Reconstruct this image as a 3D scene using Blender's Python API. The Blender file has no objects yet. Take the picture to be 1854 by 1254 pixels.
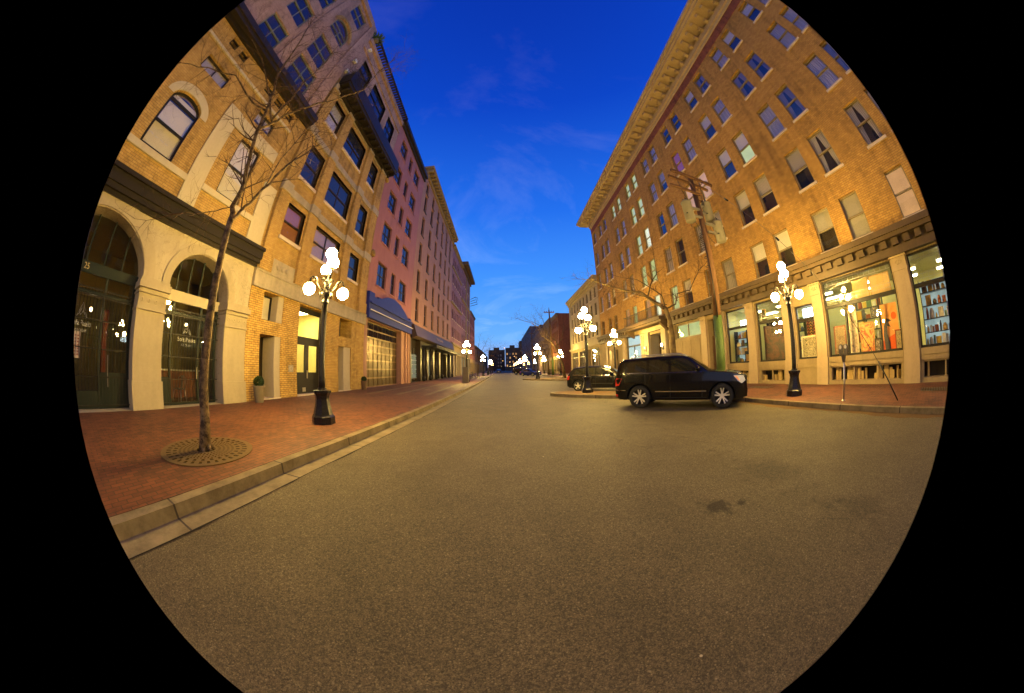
import bpy, bmesh, math, random
from math import sin, cos, pi, radians, sqrt, hypot
from mathutils import Vector, Matrix
random.seed(7)
sc = bpy.context.scene
COL = bpy.context.collection
# ------------------------------------------------------------------ camera
cd = bpy.data.cameras.new('camera'); cam = bpy.data.objects.new('camera', cd); COL.objects.link(cam)
cd.type = 'PANO'; cd.panorama_type = 'FISHEYE_LENS_POLYNOMIAL'      # the photograph's own circular fisheye lens
cd.sensor_fit = 'HORIZONTAL'; cd.sensor_width = 36; cd.sensor_height = 36*693/1024
cd.fisheye_fov = 3.205
cd.fisheye_polynomial_k0 = 0; cd.fisheye_polynomial_k1 = -0.10406
cd.fisheye_polynomial_k2 = 0; cd.fisheye_polynomial_k3 = 0; cd.fisheye_polynomial_k4 = 0
cd.clip_start = .05; cd.clip_end = 2000
PITCH, YAW, ROLL = 0.0824, 0.03436, -0.0207
xa = Vector((cos(YAW), -sin(YAW), 0)); ya = Vector((sin(YAW), cos(YAW), 0)); za = Vector((0, 0, 1))
fw = ya*cos(PITCH)+za*sin(PITCH); up = -ya*sin(PITCH)+za*cos(PITCH)
rt = xa*cos(ROLL)+up*sin(ROLL); u2 = -xa*sin(ROLL)+up*cos(ROLL)
M = Matrix((rt, u2, -fw)).transposed().to_4x4(); M.translation = Vector((0, 0, 1.426))
cam.matrix_world = M
sc.camera = cam
sc.view_settings.view_transform = 'Standard'; sc.view_settings.look = 'None'
sc.view_settings.gamma = 1; sc.view_settings.use_curve_mapping = False
sc.view_settings.exposure = 0.10
sc.cycles.use_denoising = True
sc.cycles.max_bounces = 7; sc.cycles.diffuse_bounces = 3; sc.cycles.glossy_bounces = 3
sc.cycles.transparent_max_bounces = 12; sc.cycles.caustics_reflective = False; sc.cycles.caustics_refractive = False
sc.cycles.sample_clamp_indirect = 4
sc.cycles.use_light_tree = True

# ------------------------------------------------------------------ node helpers
class N:
    def __init__(s, nt): s.nt = nt
    def n(s, t, **k):
        nd = s.nt.nodes.new(t)
        for a, b in k.items():
            if a == 'i':
                for kk, v in b.items(): s.set(nd.inputs[kk], v)
            else: setattr(nd, a, b)
        return nd
    def set(s, inp, v):
        if isinstance(v, bpy.types.NodeSocket): s.nt.links.new(v, inp)
        else:
            if isinstance(v, tuple) and len(v) == 3 and inp.type == 'RGBA': v = (*v, 1)
            inp.default_value = v
    def m(s, op, a, b=0., c=0.):
        x = s.n('ShaderNodeMath', operation=op); s.set(x.inputs[0], a); s.set(x.inputs[1], b)
        if op == 'MULTIPLY_ADD' or op == 'SMOOTH_MIN': s.set(x.inputs[2], c)
        return x.outputs[0]
    def mix(s, f, a, b, mode='MIX'):
        x = s.n('ShaderNodeMix', data_type='RGBA', blend_type=mode)
        s.set(x.inputs[0], f); s.set(x.inputs[6], a); s.set(x.inputs[7], b); return x.outputs[2]
    def ramp(s, f, stops, interp='LINEAR'):
        x = s.n('ShaderNodeValToRGB'); x.color_ramp.interpolation = interp; e = x.color_ramp.elements
        while len(e) < len(stops): e.new(.5)
        for k, (p, c) in enumerate(stops):
            e[k].position = p; e[k].color = (c, c, c, 1) if isinstance(c, (int, float)) else (*c, 1)
        s.set(x.inputs[0], f); return x.outputs[0]
    def noise(s, v, scale, detail=4., rough=.55):
        x = s.n('ShaderNodeTexNoise'); s.set(x.inputs['Vector'], v); x.inputs['Scale'].default_value = scale
        x.inputs['Detail'].default_value = detail; x.inputs['Roughness'].default_value = rough; return x.outputs[0]
    def vor(s, v, scale, out=0, feature='F1', rnd=1.):
        x = s.n('ShaderNodeTexVoronoi', feature=feature); s.set(x.inputs['Vector'], v); x.inputs['Scale'].default_value = scale
        x.inputs['Randomness'].default_value = rnd; return x.outputs[out]
    def bump(s, h, st=.3, d=.01, nrm=None):
        x = s.n('ShaderNodeBump'); s.set(x.inputs['Height'], h); x.inputs['Strength'].default_value = st
        x.inputs['Distance'].default_value = d
        if nrm: s.set(x.inputs['Normal'], nrm)
        return x.outputs[0]
    def pos(s): return s.n('ShaderNodeNewGeometry').outputs['Position']
    def xyz(s, v): x = s.n('ShaderNodeSeparateXYZ'); s.set(x.inputs[0], v); return x.outputs
    def comb(s, a, b, c=0.): x = s.n('ShaderNodeCombineXYZ'); s.set(x.inputs[0], a); s.set(x.inputs[1], b); s.set(x.inputs[2], c); return x.outputs[0]
MATS = {}
def mat(name, fn):
    if name in MATS: return MATS[name]
    m = bpy.data.materials.new(name); m.use_nodes = True; nt = m.node_tree; nt.nodes.clear()
    g = N(nt); out = nt.nodes.new('ShaderNodeOutputMaterial'); sh = fn(g); nt.links.new(sh, out.inputs[0])
    MATS[name] = m; return m
def pbr(g, col, rough=.6, metal=0., nrm=None, spec=.5, coat=0., **k):
    b = g.n('ShaderNodeBsdfPrincipled'); g.set(b.inputs['Base Color'], col); g.set(b.inputs['Roughness'], rough)
    g.set(b.inputs['Metallic'], metal); b.inputs['Specular IOR Level'].default_value = spec
    b.inputs['Coat Weight'].default_value = coat; b.inputs['Coat Roughness'].default_value = .03
    if nrm: g.set(b.inputs['Normal'], nrm)
    return b.outputs[0]
def plain(name, col, rough=.6, metal=0., var=.18, scale=6., bump=.15, spec=.25, coat=0.):
    def f(g):
        p = g.pos(); n1 = g.noise(p, scale, 5.); n2 = g.noise(p, scale*7, 3.)
        c = g.mix(g.m('MULTIPLY', g.m('ADD', n1, n2), .5), tuple(x*(1-var*1.6) for x in col), tuple(min(1, x*(1+var*1.3)) for x in col))
        r = g.m('ADD', g.m('MULTIPLY', n2, .2), rough-.1)
        return pbr(g, c, r, metal, g.bump(n2, bump, .004), spec, coat)
    return mat(name, f)
def emit(name, col, st):
    def f(g):
        e = g.n('ShaderNodeEmission'); g.set(e.inputs[0], col); e.inputs[1].default_value = st; return e.outputs[0]
    return mat(name, f)
def brick(name, c1, c2, mortar, bw=.225, rh=.083, ms=.009, dirt=.45, bump=.5):
    def f(g):
        p = g.pos(); x, y, z = g.xyz(p)
        v = g.comb(g.m('ADD', x, y), z)
        b = g.n('ShaderNodeTexBrick', offset=.5); g.set(b.inputs['Vector'], v)
        b.inputs['Scale'].default_value = 1; b.inputs['Brick Width'].default_value = bw; b.inputs['Row Height'].default_value = rh
        b.inputs['Mortar Size'].default_value = ms; b.inputs['Mortar Smooth'].default_value = .3; b.inputs['Bias'].default_value = 0
        g.set(b.inputs['Color1'], c1); g.set(b.inputs['Color2'], c2); g.set(b.inputs['Mortar'], mortar)
        big = g.noise(p, .35, 5., .6); med = g.noise(p, 3., 6., .7)
        streak = g.noise(g.comb(g.m('MULTIPLY', g.m('ADD', x, y), 2.5), g.m('MULTIPLY', z, .25)), 1., 5., .6)
        k = g.m('MULTIPLY', g.m('ADD', g.m('ADD', big, med), streak), .333)
        k = g.ramp(k, [(.37, 1-dirt*1.25), (.5, 1-dirt*.25), (.62, 1.1)])
        c = g.mix(1., b.outputs[0], k, 'MULTIPLY')
        return pbr(g, c, .85, 0, g.bump(g.m('SUBTRACT', g.m('MULTIPLY', med, .3), b.outputs[1]), bump, .008), .3)
    return mat(name, f)
def stone(name, col, vein=False, rough=.75, var=.22):
    def f(g):
        p = g.pos(); a = g.noise(p, .8, 6., .65); b2 = g.noise(p, 9., 6., .7)
        x, y, z = g.xyz(p); st = g.noise(g.comb(g.m('MULTIPLY', g.m('ADD', x, y), 3.), g.m('MULTIPLY', z, .4)), 1., 4.)
        k = g.ramp(g.m('MULTIPLY', g.m('ADD', g.m('ADD', a, b2), st), .333), [(.34, 1-var*2), (.64, 1+var*.4)])
        c = g.mix(1., col, k, 'MULTIPLY')
        h = b2
        if vein:
            w = g.n('ShaderNodeTexNoise'); w.inputs['Scale'].default_value = 2.2; w.inputs['Detail'].default_value = 3; w.inputs['Distortion'].default_value = 1.4; g.set(w.inputs[0], p)
            v = g.m('ABSOLUTE', g.m('SUBTRACT', w.outputs[0], .5)); h = g.ramp(v, [(0, .2), (.03, 1.)])
            c = g.mix(1., c, g.ramp(v, [(0, .72), (.018, 1.)]), 'MULTIPLY')
        return pbr(g, c, rough, 0, g.bump(h, .35, .008), .3)
    return mat(name, f)
def glassm(name, tint=(1, 1, 1), base=.09, rough=.0, stained=False):
    def f(g):
        lw = g.n('ShaderNodeLayerWeight'); lw.inputs[0].default_value = .5
        k = g.m('ADD', g.m('MULTIPLY', g.m('POWER', lw.outputs['Facing'], 4.), .9), base)
        t = g.n('ShaderNodeBsdfTransparent'); g.set(t.inputs[0], tint)
        gl = g.n('ShaderNodeBsdfGlossy'); gl.inputs['Roughness'].default_value = rough
        p = g.pos(); g.set(gl.inputs['Normal'], g.bump(g.noise(p, 1.7, 1.), .25, .01))
        m = g.n('ShaderNodeMixShader'); g.set(m.inputs[0], k)
        g.nt.links.new(t.outputs[0], m.inputs[1]); g.nt.links.new(gl.outputs[0], m.inputs[2]); return m.outputs[0]
    return mat(name, f)

# ------------------------------------------------------------------ world: blue hour
w = bpy.data.worlds.new('World'); sc.world = w; w.use_nodes = True; nt = w.node_tree; nt.nodes.clear(); g = N(nt)
tc = g.n('ShaderNodeTexCoord').outputs['Generated']; X, Y, Z = g.xyz(tc)
base = g.ramp(Z, [(0, (.58, .46, .66)), (.03, (.36, .50, .88)), (.11, (.145, .44, 1.0)), (.32, (.055, .30, 1.0)), (.54, (.016, .16, .84)), (.82, (.003, .058, .56)), (1, (.002, .032, .40))])
warm = g.ramp(Z, [(0, (1.5, .62, .20)), (.35, (.75, .42, .26)), (1, (.05, .06, .14))])
back = g.ramp(g.m('MULTIPLY', Y, -1.), [(.15, 0.), (.85, .15)])       # warm glow added to the sky behind the camera as fill
c = g.mix(back, base, warm)
cv = g.comb(g.m('DIVIDE', X, g.m('ADD', Z, .18)), g.m('DIVIDE', Y, g.m('ADD', Z, .18)))
cl = g.n('ShaderNodeTexNoise'); g.set(cl.inputs[0], cv); cl.inputs['Scale'].default_value = 1.35; cl.inputs['Detail'].default_value = 8; cl.inputs['Roughness'].default_value = .62; cl.inputs['Distortion'].default_value = .6
wisp = g.m('MULTIPLY', g.ramp(cl.outputs[0], [(.50, 0.), (.72, 1.)]), g.ramp(Z, [(.02, 0.), (.15, .8), (.5, .7), (.9, .25)]))
c = g.mix(wisp, c, g.mix(1., g.mix(1., c, (1.3, 1.15, 1.0), 'MULTIPLY'), (.15, .12, .10), 'ADD'))
sky = g.n('ShaderNodeTexSky', sky_type='NISHITA', sun_disc=False, sun_elevation=radians(1.0), sun_rotation=radians(180))
c2 = g.mix(1., c, g.mix(1., sky.outputs[0], (.004, .004, .004), 'MULTIPLY'), 'ADD')
bg = g.n('ShaderNodeBackground'); g.set(bg.inputs[0], c2); bg.inputs[1].default_value = .96
wo = nt.nodes.new('ShaderNodeOutputWorld'); nt.links.new(bg.outputs[0], wo.inputs[0])

sl = bpy.data.lights.new('fill_sun', 'SUN'); so = bpy.data.objects.new('fill_sun', sl); COL.objects.link(so)   # wide warm fill added to brighten the facades and ground
sl.energy = .10; sl.angle = radians(110); sl.color = (1., .62, .14)
so.rotation_euler = (radians(58), 0, 0)

# ------------------------------------------------------------------ mesh helpers
class MB:
    def __init__(s): s.v = []; s.f = []; s.m = []; s.sm = []
    def face(s, pts, mi=0, smooth=False):
        k = len(s.v); s.v += [tuple(p) for p in pts]; s.f.append(tuple(range(k, k+len(pts)))); s.m.append(mi); s.sm.append(smooth)
    def add(s, vs, fs, mi=0, smooth=False):
        k = len(s.v); s.v += [tuple(p) for p in vs]
        for f in fs: s.f.append(tuple(k+i for i in f)); s.m.append(mi); s.sm.append(smooth)
    def box(s, x0, x1, y0, y1, z0, z1, mi=0):
        if x0 > x1: x0, x1 = x1, x0
        if y0 > y1: y0, y1 = y1, y0
        vs = [(x, y, z) for z in (z0, z1) for y in (y0, y1) for x in (x0, x1)]
        s.add(vs, [(0, 2, 3, 1), (4, 5, 7, 6), (0, 1, 5, 4), (2, 6, 7, 3), (0, 4, 6, 2), (1, 3, 7, 5)], mi)
    def obox(s, c, ax, ay, az, mi=0):      # oriented box: centre and three half-axis vectors
        c = Vector(c); ax = Vector(ax); ay = Vector(ay); az = Vector(az)
        vs = [c+i*ax+j*ay+k*az for k in (-1, 1) for j in (-1, 1) for i in (-1, 1)]
        s.add(vs, [(0, 2, 3, 1), (4, 5, 7, 6), (0, 1, 5, 4), (2, 6, 7, 3), (0, 4, 6, 2), (1, 3, 7, 5)], mi)
    def tube(s, pts, rad, n=6, mi=0, caps=True):
        pts = [Vector(p) for p in pts]; 
        if not isinstance(rad, (list, tuple)): rad = [rad]*len(pts)
        k0 = len(s.v); prev = None
        for i, p in enumerate(pts):
            t = (pts[min(i+1, len(pts)-1)]-pts[max(i-1, 0)])
            if t.length < 1e-9: t = Vector((0, 0, 1))
            t.normalize()
            if prev is None: a = t.orthogonal().normalized()
            else:
                a = prev-t*prev.dot(t)
                a = a.normalized() if a.length > 1e-6 else t.orthogonal().normalized()
            prev = a; b = t.cross(a)
            for j in range(n):
                q = 2*pi*j/n; s.v.append(tuple(p+(a*cos(q)+b*sin(q))*rad[i]))
        for i in range(len(pts)-1):
            for j in range(n):
                s.f.append((k0+i*n+j, k0+i*n+(j+1) % n, k0+(i+1)*n+(j+1) % n, k0+(i+1)*n+j)); s.m.append(mi); s.sm.append(n > 4)
        if caps:
            s.f.append(tuple(k0+j for j in range(n))[::-1]); s.m.append(mi); s.sm.append(False)
            e = k0+(len(pts)-1)*n; s.f.append(tuple(e+j for j in range(n))); s.m.append(mi); s.sm.append(False)
    def lathe(s, prof, n=16, c=(0, 0, 0), mi=0, axis='z', smooth=True, caps=True):
        k0 = len(s.v)
        for r, h in prof:
            for j in range(n):
                q = 2*pi*(j+.5)/n; a, b = r*cos(q), r*sin(q)
                if axis == 'z': p = (c[0]+a, c[1]+b, c[2]+h)
                elif axis == 'y': p = (c[0]+a, c[1]+h, c[2]+b)
                else: p = (c[0]+h, c[1]+a, c[2]+b)
                s.v.append(p)
        for i in range(len(prof)-1):
            for j in range(n):
                s.f.append((k0+i*n+j, k0+i*n+(j+1) % n, k0+(i+1)*n+(j+1) % n, k0+(i+1)*n+j)); s.m.append(mi); s.sm.append(smooth)
        if not caps: return
        if prof[0][0] > 1e-4: s.f.append(tuple(k0+j for j in range(n))[::-1]); s.m.append(mi); s.sm.append(False)
        if prof[-1][0] > 1e-4: e = k0+(len(prof)-1)*n; s.f.append(tuple(e+j for j in range(n))); s.m.append(mi); s.sm.append(False)
    def prism(s, poly, z0, z1, mi=0, top=None):
        n = len(poly); s.face([(x, y, z1) for x, y in poly], mi if top is None else top); s.face([(x, y, z0) for x, y in poly][::-1], mi)
        for i in range(n):
            a, b = poly[i], poly[(i+1) % n]; s.face([(a[0], a[1], z0), (b[0], b[1], z0), (b[0], b[1], z1), (a[0], a[1], z1)], mi)
    def mesh(s, name, mats, recalc=True, sharp=None):
        me = bpy.data.meshes.new(name); me.from_pydata(s.v, [], s.f)
        for m_ in (mats if isinstance(mats, (list, tuple)) else [mats]): me.materials.append(m_)
        me.polygons.foreach_set('material_index', s.m); me.polygons.foreach_set('use_smooth', s.sm)
        if recalc or sharp:
            bm = bmesh.new(); bm.from_mesh(me)
            if sharp: bmesh.ops.remove_doubles(bm, verts=bm.verts, dist=.0005)
            bmesh.ops.recalc_face_normals(bm, faces=bm.faces)
            if sharp:
                for e in bm.edges:
                    if len(e.link_faces) == 2 and e.calc_face_angle(0) > sharp: e.smooth = False
            bm.to_mesh(me); bm.free()
        return me
def link(name, me, parent=None, loc=(0, 0, 0), rot=None, sc_=None):
    o = bpy.data.objects.new(name, me); COL.objects.link(o); o.location = loc
    if rot: o.rotation_euler = rot
    if sc_: o.scale = sc_
    if parent: o.parent = parent
    return o
def thing(name, label, cat, loc=(0, 0, 0), rz=0, group=None, me=None):
    o = bpy.data.objects.new(name, me); COL.objects.link(o); o.location = loc; o.rotation_euler = (0, 0, rz)
    o['label'] = label; o['category'] = cat
    if group: o['group'] = group
    return o
def struct(name, me, kind='structure'):
    o = link(name, me); o['kind'] = kind; return o
SPLIT = {'dentils': 'dentil', 'basement_frame': 'basement_frame', 'ceiling_light': 'ceiling_light', 'light_housing': 'light_housing', 'light_box': 'light_box', 'pilaster': 'pilaster', 'stone_band': 'stone_band', 'lit_shopfront': 'lit_shopfront', 'shop_cornice': 'shop_cornice', 'sill_ledge': 'sill_ledge', 'boarded_panel': 'boarded_panel', 'door_step': 'door_step', 'splayed_jamb': 'splayed_jamb', 'wall_panel': 'wall_panel', 'carved_relief': 'carved_relief', 'wall_boss': 'wall_boss', 'display_bars': 'display_bar', 'stored_planks': 'plank', 'lit_room': 'lit_room', 'brick_pilaster': 'brick_pilaster', 'entrance_surround': 'entrance_surround'}
def pieces(mb):
    par = list(range(len(mb.v)))
    def find(a):
        while par[a] != a: par[a] = par[par[a]]; a = par[a]
        return a
    for f in mb.f:
        for i in f[1:]: par[find(i)] = find(f[0])
    bb = {}
    for i, v in enumerate(mb.v):
        r = find(i); b = bb.setdefault(r, [list(v), list(v)])
        for k in range(3): b[0][k] = min(b[0][k], v[k]); b[1][k] = max(b[1][k], v[k])
    ks = list(bb); up_ = {k: k for k in ks}
    def f2(a):
        while up_[a] != a: a = up_[a]
        return a
    for i, a in enumerate(ks):          # pieces that touch stay together
        for b in ks[i+1:]:
            if all(bb[a][0][k] <= bb[b][1][k]+.012 and bb[b][0][k] <= bb[a][1][k]+.012 for k in range(3)): up_[f2(b)] = f2(a)
    out = {}
    for f, mi, sm in zip(mb.f, mb.m, mb.sm):
        r = f2(find(f[0])); m2, mp = out.setdefault(r, (MB(), {}))
        for i in f:
            if i not in mp: mp[i] = len(m2.v); m2.v.append(mb.v[i])
        m2.f.append(tuple(mp[i] for i in f)); m2.m.append(mi); m2.sm.append(sm)
    return [o[0] for o in out.values()]
def part(name, mb, m, parent, loc=(0, 0, 0), **k):
    if name in SPLIT:
        for q in pieces(mb): o = link(SPLIT[name], q.mesh(name, m, **k), parent, loc)
        return o
    return link(name, mb.mesh(name, m, **k), parent, loc)
def copy_tree(o, loc, rz, label, parent=None):
    c = o.copy(); COL.objects.link(c); c.location = loc; c.rotation_euler = (0, 0, rz); c['label'] = label
    for ch in list(o.children):
        d = ch.copy(); COL.objects.link(d); d.parent = c
        for g2 in list(ch.children):
            e = g2.copy(); COL.objects.link(e); e.parent = d
    return c
def text_mesh(name, s, size, m, parent, loc, rot, extrude=.004):
    cu = bpy.data.curves.new(name, 'FONT'); cu.body = s; cu.size = size; cu.extrude = extrude; cu.align_x = 'CENTER'; cu.align_y = 'CENTER'
    t = bpy.data.objects.new('tmp', cu); COL.objects.link(t)
    dg = bpy.context.evaluated_depsgraph_get(); me = bpy.data.meshes.new_from_object(t.evaluated_get(dg)); me.name = name
    bpy.data.objects.remove(t); me.materials.clear(); me.materials.append(m)
    return link(name, me, parent, loc, rot)

# ------------------------------------------------------------------ materials
YB = brick('yellow_brick', (.50, .32, .095), (.40, .24, .065), (.25, .165, .06))
YB2 = brick('glazed_yellow_brick', (.60, .39, .10), (.48, .28, .065), (.20, .13, .05), bw=.23, rh=.085, ms=.012)
GB = brick('gold_brick', (.50, .285, .065), (.38, .205, .045), (.24, .14, .045), dirt=.4)
PB = brick('pink_tan_brick', (.46, .30, .24), (.38, .24, .19), (.28, .2, .16))
RB = brick('red_brick', (.30, .085, .045), (.22, .06, .035), (.14, .08, .06))
DRB = brick('dark_red_brick', (.20, .06, .03), (.16, .045, .025), (.1, .06, .04))
PURB = brick('mauve_brick', (.34, .17, .20), (.28, .13, .16), (.2, .13, .14))
PINK = stone('pink_stucco', (.36, .15, .145), var=.15)
TANS = stone('tan_stucco', (.37, .20, .135), var=.16)
CREAM = stone('cream_stone', (.37, .31, .20), var=.12)
CREAMV = stone('veined_cream_stone', (.42, .355, .24), vein=True, var=.14)
GREYS = stone('grey_sandstone', (.38, .32, .23), var=.22)
PIERS = stone('granite_pillar', (.37, .275, .16), var=.12, rough=.5)
BUFF = stone('buff_stone', (.29, .215, .11), var=.14)
BROWNS = stone('brown_cornice', (.10, .066, .033), var=.2, rough=.5)
SILL = stone('sill_stone', (.58, .47, .36), var=.1)
BLK = plain('black_metal', (.025, .024, .024), .35, .3, bump=.1)
LAMPIRON = plain('cast_iron', (.022, .02, .02), .28, .4, bump=.2, scale=14)
DWOOD = plain('dark_wood', (.035, .025, .018), .4)
DGREEN = plain('dark_green_paint', (.012, .021, .018), .45)
OLIVE = plain('olive_frame', (.24, .19, .11), .5)
GREYG = plain('grey_green_frame', (.16, .18, .14), .5)
BLUEP = plain('blue_paint', (.022, .032, .22), .45)
NAVY = plain('slate_fascia', (.08, .055, .04), .5)
DCORN = plain('dark_cornice', (.022, .018, .013), .4)
BRONZE = plain('bronze_panel', (.24, .165, .08), .38, .35)
DARK = plain('dark_interior', (.02, .016, .012), .8)
ROOM = plain('interior_wall', (.50, .46, .20), .8, var=.1)
ROOMY = plain('yellow_interior_wall', (.65, .55, .22), .8, var=.08)
FLOORI = plain('interior_floor', (.16, .10, .05), .4)
STEEL = plain('steel', (.42, .40, .37), .32, .9, var=.1)
CHROME = plain('chrome', (.72, .70, .66), .12, 1., var=.04, bump=.0)
RUBBER = plain('rubber', (.02, .02, .02), .8)
TERRA = plain('weathered_pot', (.17, .14, .095), .8, scale=4)
TERRA2 = plain('brown_pot', (.13, .08, .05), .7, scale=4)
ROOF = plain('roofing', (.06, .055, .05), .9)
WHITEP = plain('white_plastic', (.75, .72, .66), .5, var=.05)
GLASS = glassm('window_glass', base=.09)
SGLASS = glassm('shop_glass', base=.05)
DGLASS = mat('dark_glass', lambda g: pbr(g, (.012, .013, .02), .03, 0, g.bump(g.noise(g.pos(), .9, 1.), .12, .01), .9))
FARGLASS = mat('far_window_glass', lambda g: pbr(g, (.02, .022, .035), .06, .0, None, 1.))
GLOBE = emit('lamp_globe', (1., .66, .17), 520)
GLOBEFAR = GLOBE
WARML = emit('warm_lamp', (1., .72, .36), 9)
TUBE = emit('shop_tube_light', (1., .98, .55), 20)
COOLT = emit('cool_shop_light', (.75, .95, 1.), 10)

def cloth(name, c, em=0., folds=14., ecol=None):
    def f(g):
        p = g.pos(); x, y, z = g.xyz(p)
        wv = g.n('ShaderNodeTexWave', wave_type='BANDS', bands_direction='Y'); g.set(wv.inputs[0], p); wv.inputs['Scale'].default_value = folds/4
        wv.inputs['Distortion'].default_value = 2.5; wv.inputs['Detail'].default_value = 2; wv.inputs['Detail Scale'].default_value = .6
        cc = g.mix(wv.outputs[1], tuple(q*.55 for q in c), c)
        b = g.n('ShaderNodeBsdfPrincipled'); g.set(b.inputs['Base Color'], cc); b.inputs['Roughness'].default_value = .9
        g.set(b.inputs['Normal'], g.bump(wv.outputs[1], .6, .03))
        if em: g.set(b.inputs['Emission Color'], g.mix(1., cc, ecol or (1, 1, 1), 'MULTIPLY')); b.inputs['Emission Strength'].default_value = em
        return b.outputs[0]
    return mat(name, f)
CURT = cloth('lace_curtain', (.62, .56, .52))
CURTD = cloth('dark_curtain', (.22, .17, .15))
BLIND = plain('roller_blind', (.68, .63, .52), .85, var=.05)
BLINDG = plain('grey_blind', (.42, .38, .29), .85, var=.1)
def litm(name, c, st, var=.25):
    def f(g):
        n1 = g.noise(g.pos(), 1.6, 3.)
        e = g.n('ShaderNodeEmission'); g.set(e.inputs[0], g.mix(n1, tuple(q*(1-var*1.8) for q in c), c)); e.inputs[1].default_value = st; return e.outputs[0]
    return mat(name, f)
LITG = litm('lit_room_greenish', (.78, .88, .36), .9)
LITO = litm('lit_room_peach', (1., .52, .20), .8)
LITW = litm('lit_room_white', (.9, .92, .6), 1.5)
LITC = litm('lit_cool_shop', (.62, .84, .80), 1.15, .15)
LITR = litm('lit_room_rose', (.6, .16, .22), .4)

# asphalt
def asphalt(g):
    p = g.pos(); x, y, z = g.xyz(p)
    big = g.noise(p, .22, 5., .6); med = g.noise(p, 1.6, 5.)
    v1 = g.n('ShaderNodeTexVoronoi'); g.set(v1.inputs['Vector'], p); v1.inputs['Scale'].default_value = 64
    chip = g.ramp(v1.outputs['Distance'], [(.0, 1.), (.25, 1.), (.42, 0.)]); cr = g.xyz(v1.outputs['Color'])[0]
    chips = g.m('MULTIPLY', chip, g.ramp(cr, [(.45, 0.), (1., 1.)]))
    v2 = g.n('ShaderNodeTexVoronoi'); g.set(v2.inputs['Vector'], p); v2.inputs['Scale'].default_value = 27
    ch2 = g.m('MULTIPLY', g.ramp(v2.outputs['Distance'], [(.0, 1.), (.3, 0.)]), g.ramp(g.xyz(v2.outputs['Color'])[1], [(.90, 0.), (.97, 1.)]))
    fine = g.noise(p, 240., 2.)
    bc = g.mix(g.ramp(g.m('MULTIPLY', g.m('ADD', big, med), .5), [(.36, 0.), (.64, 1.)]), (.092, .071, .035), (.152, .118, .058))
    bc = g.mix(g.ramp(fine, [(.35, 0.), (.7, .75)]), bc, (.035, .03, .016))
    v4 = g.n('ShaderNodeTexVoronoi'); g.set(v4.inputs['Vector'], p); v4.inputs['Scale'].default_value = 135
    pack = g.ramp(g.xyz(v4.outputs['Color'])[0], [(0, .55), (.6, 1.), (1., 1.5)]); pk2 = g.ramp(g.xyz(v1.outputs['Color'])[1], [(0, .7), (1., 1.3)])
    bc = g.mix(1., g.mix(1., bc, pack, 'MULTIPLY'), pk2, 'MULTIPLY')
    c = g.mix(g.m('MULTIPLY', chips, .38), bc, (.34, .275, .15)); c = g.mix(g.m('MULTIPLY', ch2, .5), c, (.42, .35, .21))
    v3 = g.n('ShaderNodeTexVoronoi'); g.set(v3.inputs['Vector'], p); v3.inputs['Scale'].default_value = 2.2
    lit = g.m('MULTIPLY', g.ramp(v3.outputs['Distance'], [(.0, 1.), (.022, 1.), (.03, 0.)]), g.ramp(g.xyz(v3.outputs['Color'])[2], [(.84, 0.), (.86, 1.)]))
    c = g.mix(lit, c, (.42, .36, .24))
    # old tar seam and oil marks that lie on the right of the lane
    wob = g.m('MULTIPLY', g.m('SUBTRACT', g.noise(p, .8, 4.), .5), 1.6)
    line = g.m('ABSOLUTE', g.m('ADD', g.m('ADD', g.m('SUBTRACT', x, 3.0), g.m('MULTIPLY', g.m('SUBTRACT', y, 1.8), -.12)), wob))
    seam = g.m('MULTIPLY', g.ramp(line, [(.0, 1.), (.12, .6), (.34, 0.)]), g.ramp(g.noise(p, 5., 5.), [(.5, 0.), (.7, 1.)]))
    wob2 = g.m('MULTIPLY', g.m('SUBTRACT', g.noise(p, 2.6, 6., .65), .5), .5); l2 = g.m('ABSOLUTE', g.m('ADD', g.m('ADD', g.m('SUBTRACT', x, 2.6), g.m('MULTIPLY', y, .07)), g.m('ADD', wob2, wob)))
    l3 = g.m('ABSOLUTE', g.m('ADD', g.m('SUBTRACT', y, 9.5), g.m('ADD', g.m('MULTIPLY', x, .5), g.m('MULTIPLY', wob2, 3.))))
    crack = g.m('MULTIPLY', g.m('MAXIMUM', g.ramp(l2, [(.0, 1.), (.016, 0.)]), g.ramp(l3, [(.0, 1.), (.016, 0.)])), g.ramp(g.noise(p, 1.1, 3.), [(.44, 0.), (.54, .8)]))
    c = g.mix(crack, c, (.02, .016, .010))
    tyre = g.ramp(g.m('ABSOLUTE', g.m('SUBTRACT', g.m('ABSOLUTE', g.m('ADD', x, .2)), .8)), [(.0, 1.), (.5, 0.)])
    c = g.mix(g.m('MULTIPLY', tyre, .22), c, g.mix(1., c, (.62, .60, .58), 'MULTIPLY'))
    def spot(cx, cy, r):
        d = g.m('SQRT', g.m('ADD', g.m('POWER', g.m('SUBTRACT', x, cx), 2.), g.m('POWER', g.m('SUBTRACT', y, cy), 2.)))
        d = g.m('ADD', d, g.m('MULTIPLY', g.m('SUBTRACT', g.noise(p, 6., 5., .7), .5), r*2.4))
        return g.ramp(g.m('DIVIDE', d, r), [(.45, 1.), (1., 0.)])
    st = g.m('MAXIMUM', g.m('MAXIMUM', spot(2.0, 1.83, .2), spot(2.28, 1.74, .09)), g.m('MAXIMUM', g.m('MULTIPLY', spot(3.15, .55, .3), .45), g.m('MULTIPLY', seam, .8)))
    st = g.m('MAXIMUM', st, g.m('MULTIPLY', spot(3.2, 2.1, .55), .35))
    c = g.mix(g.m('MULTIPLY', st, .7), c, (.014, .011, .007))
    h = g.m('ADD', g.m('MULTIPLY', chips, .6), g.m('MULTIPLY', fine, .5))
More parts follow.
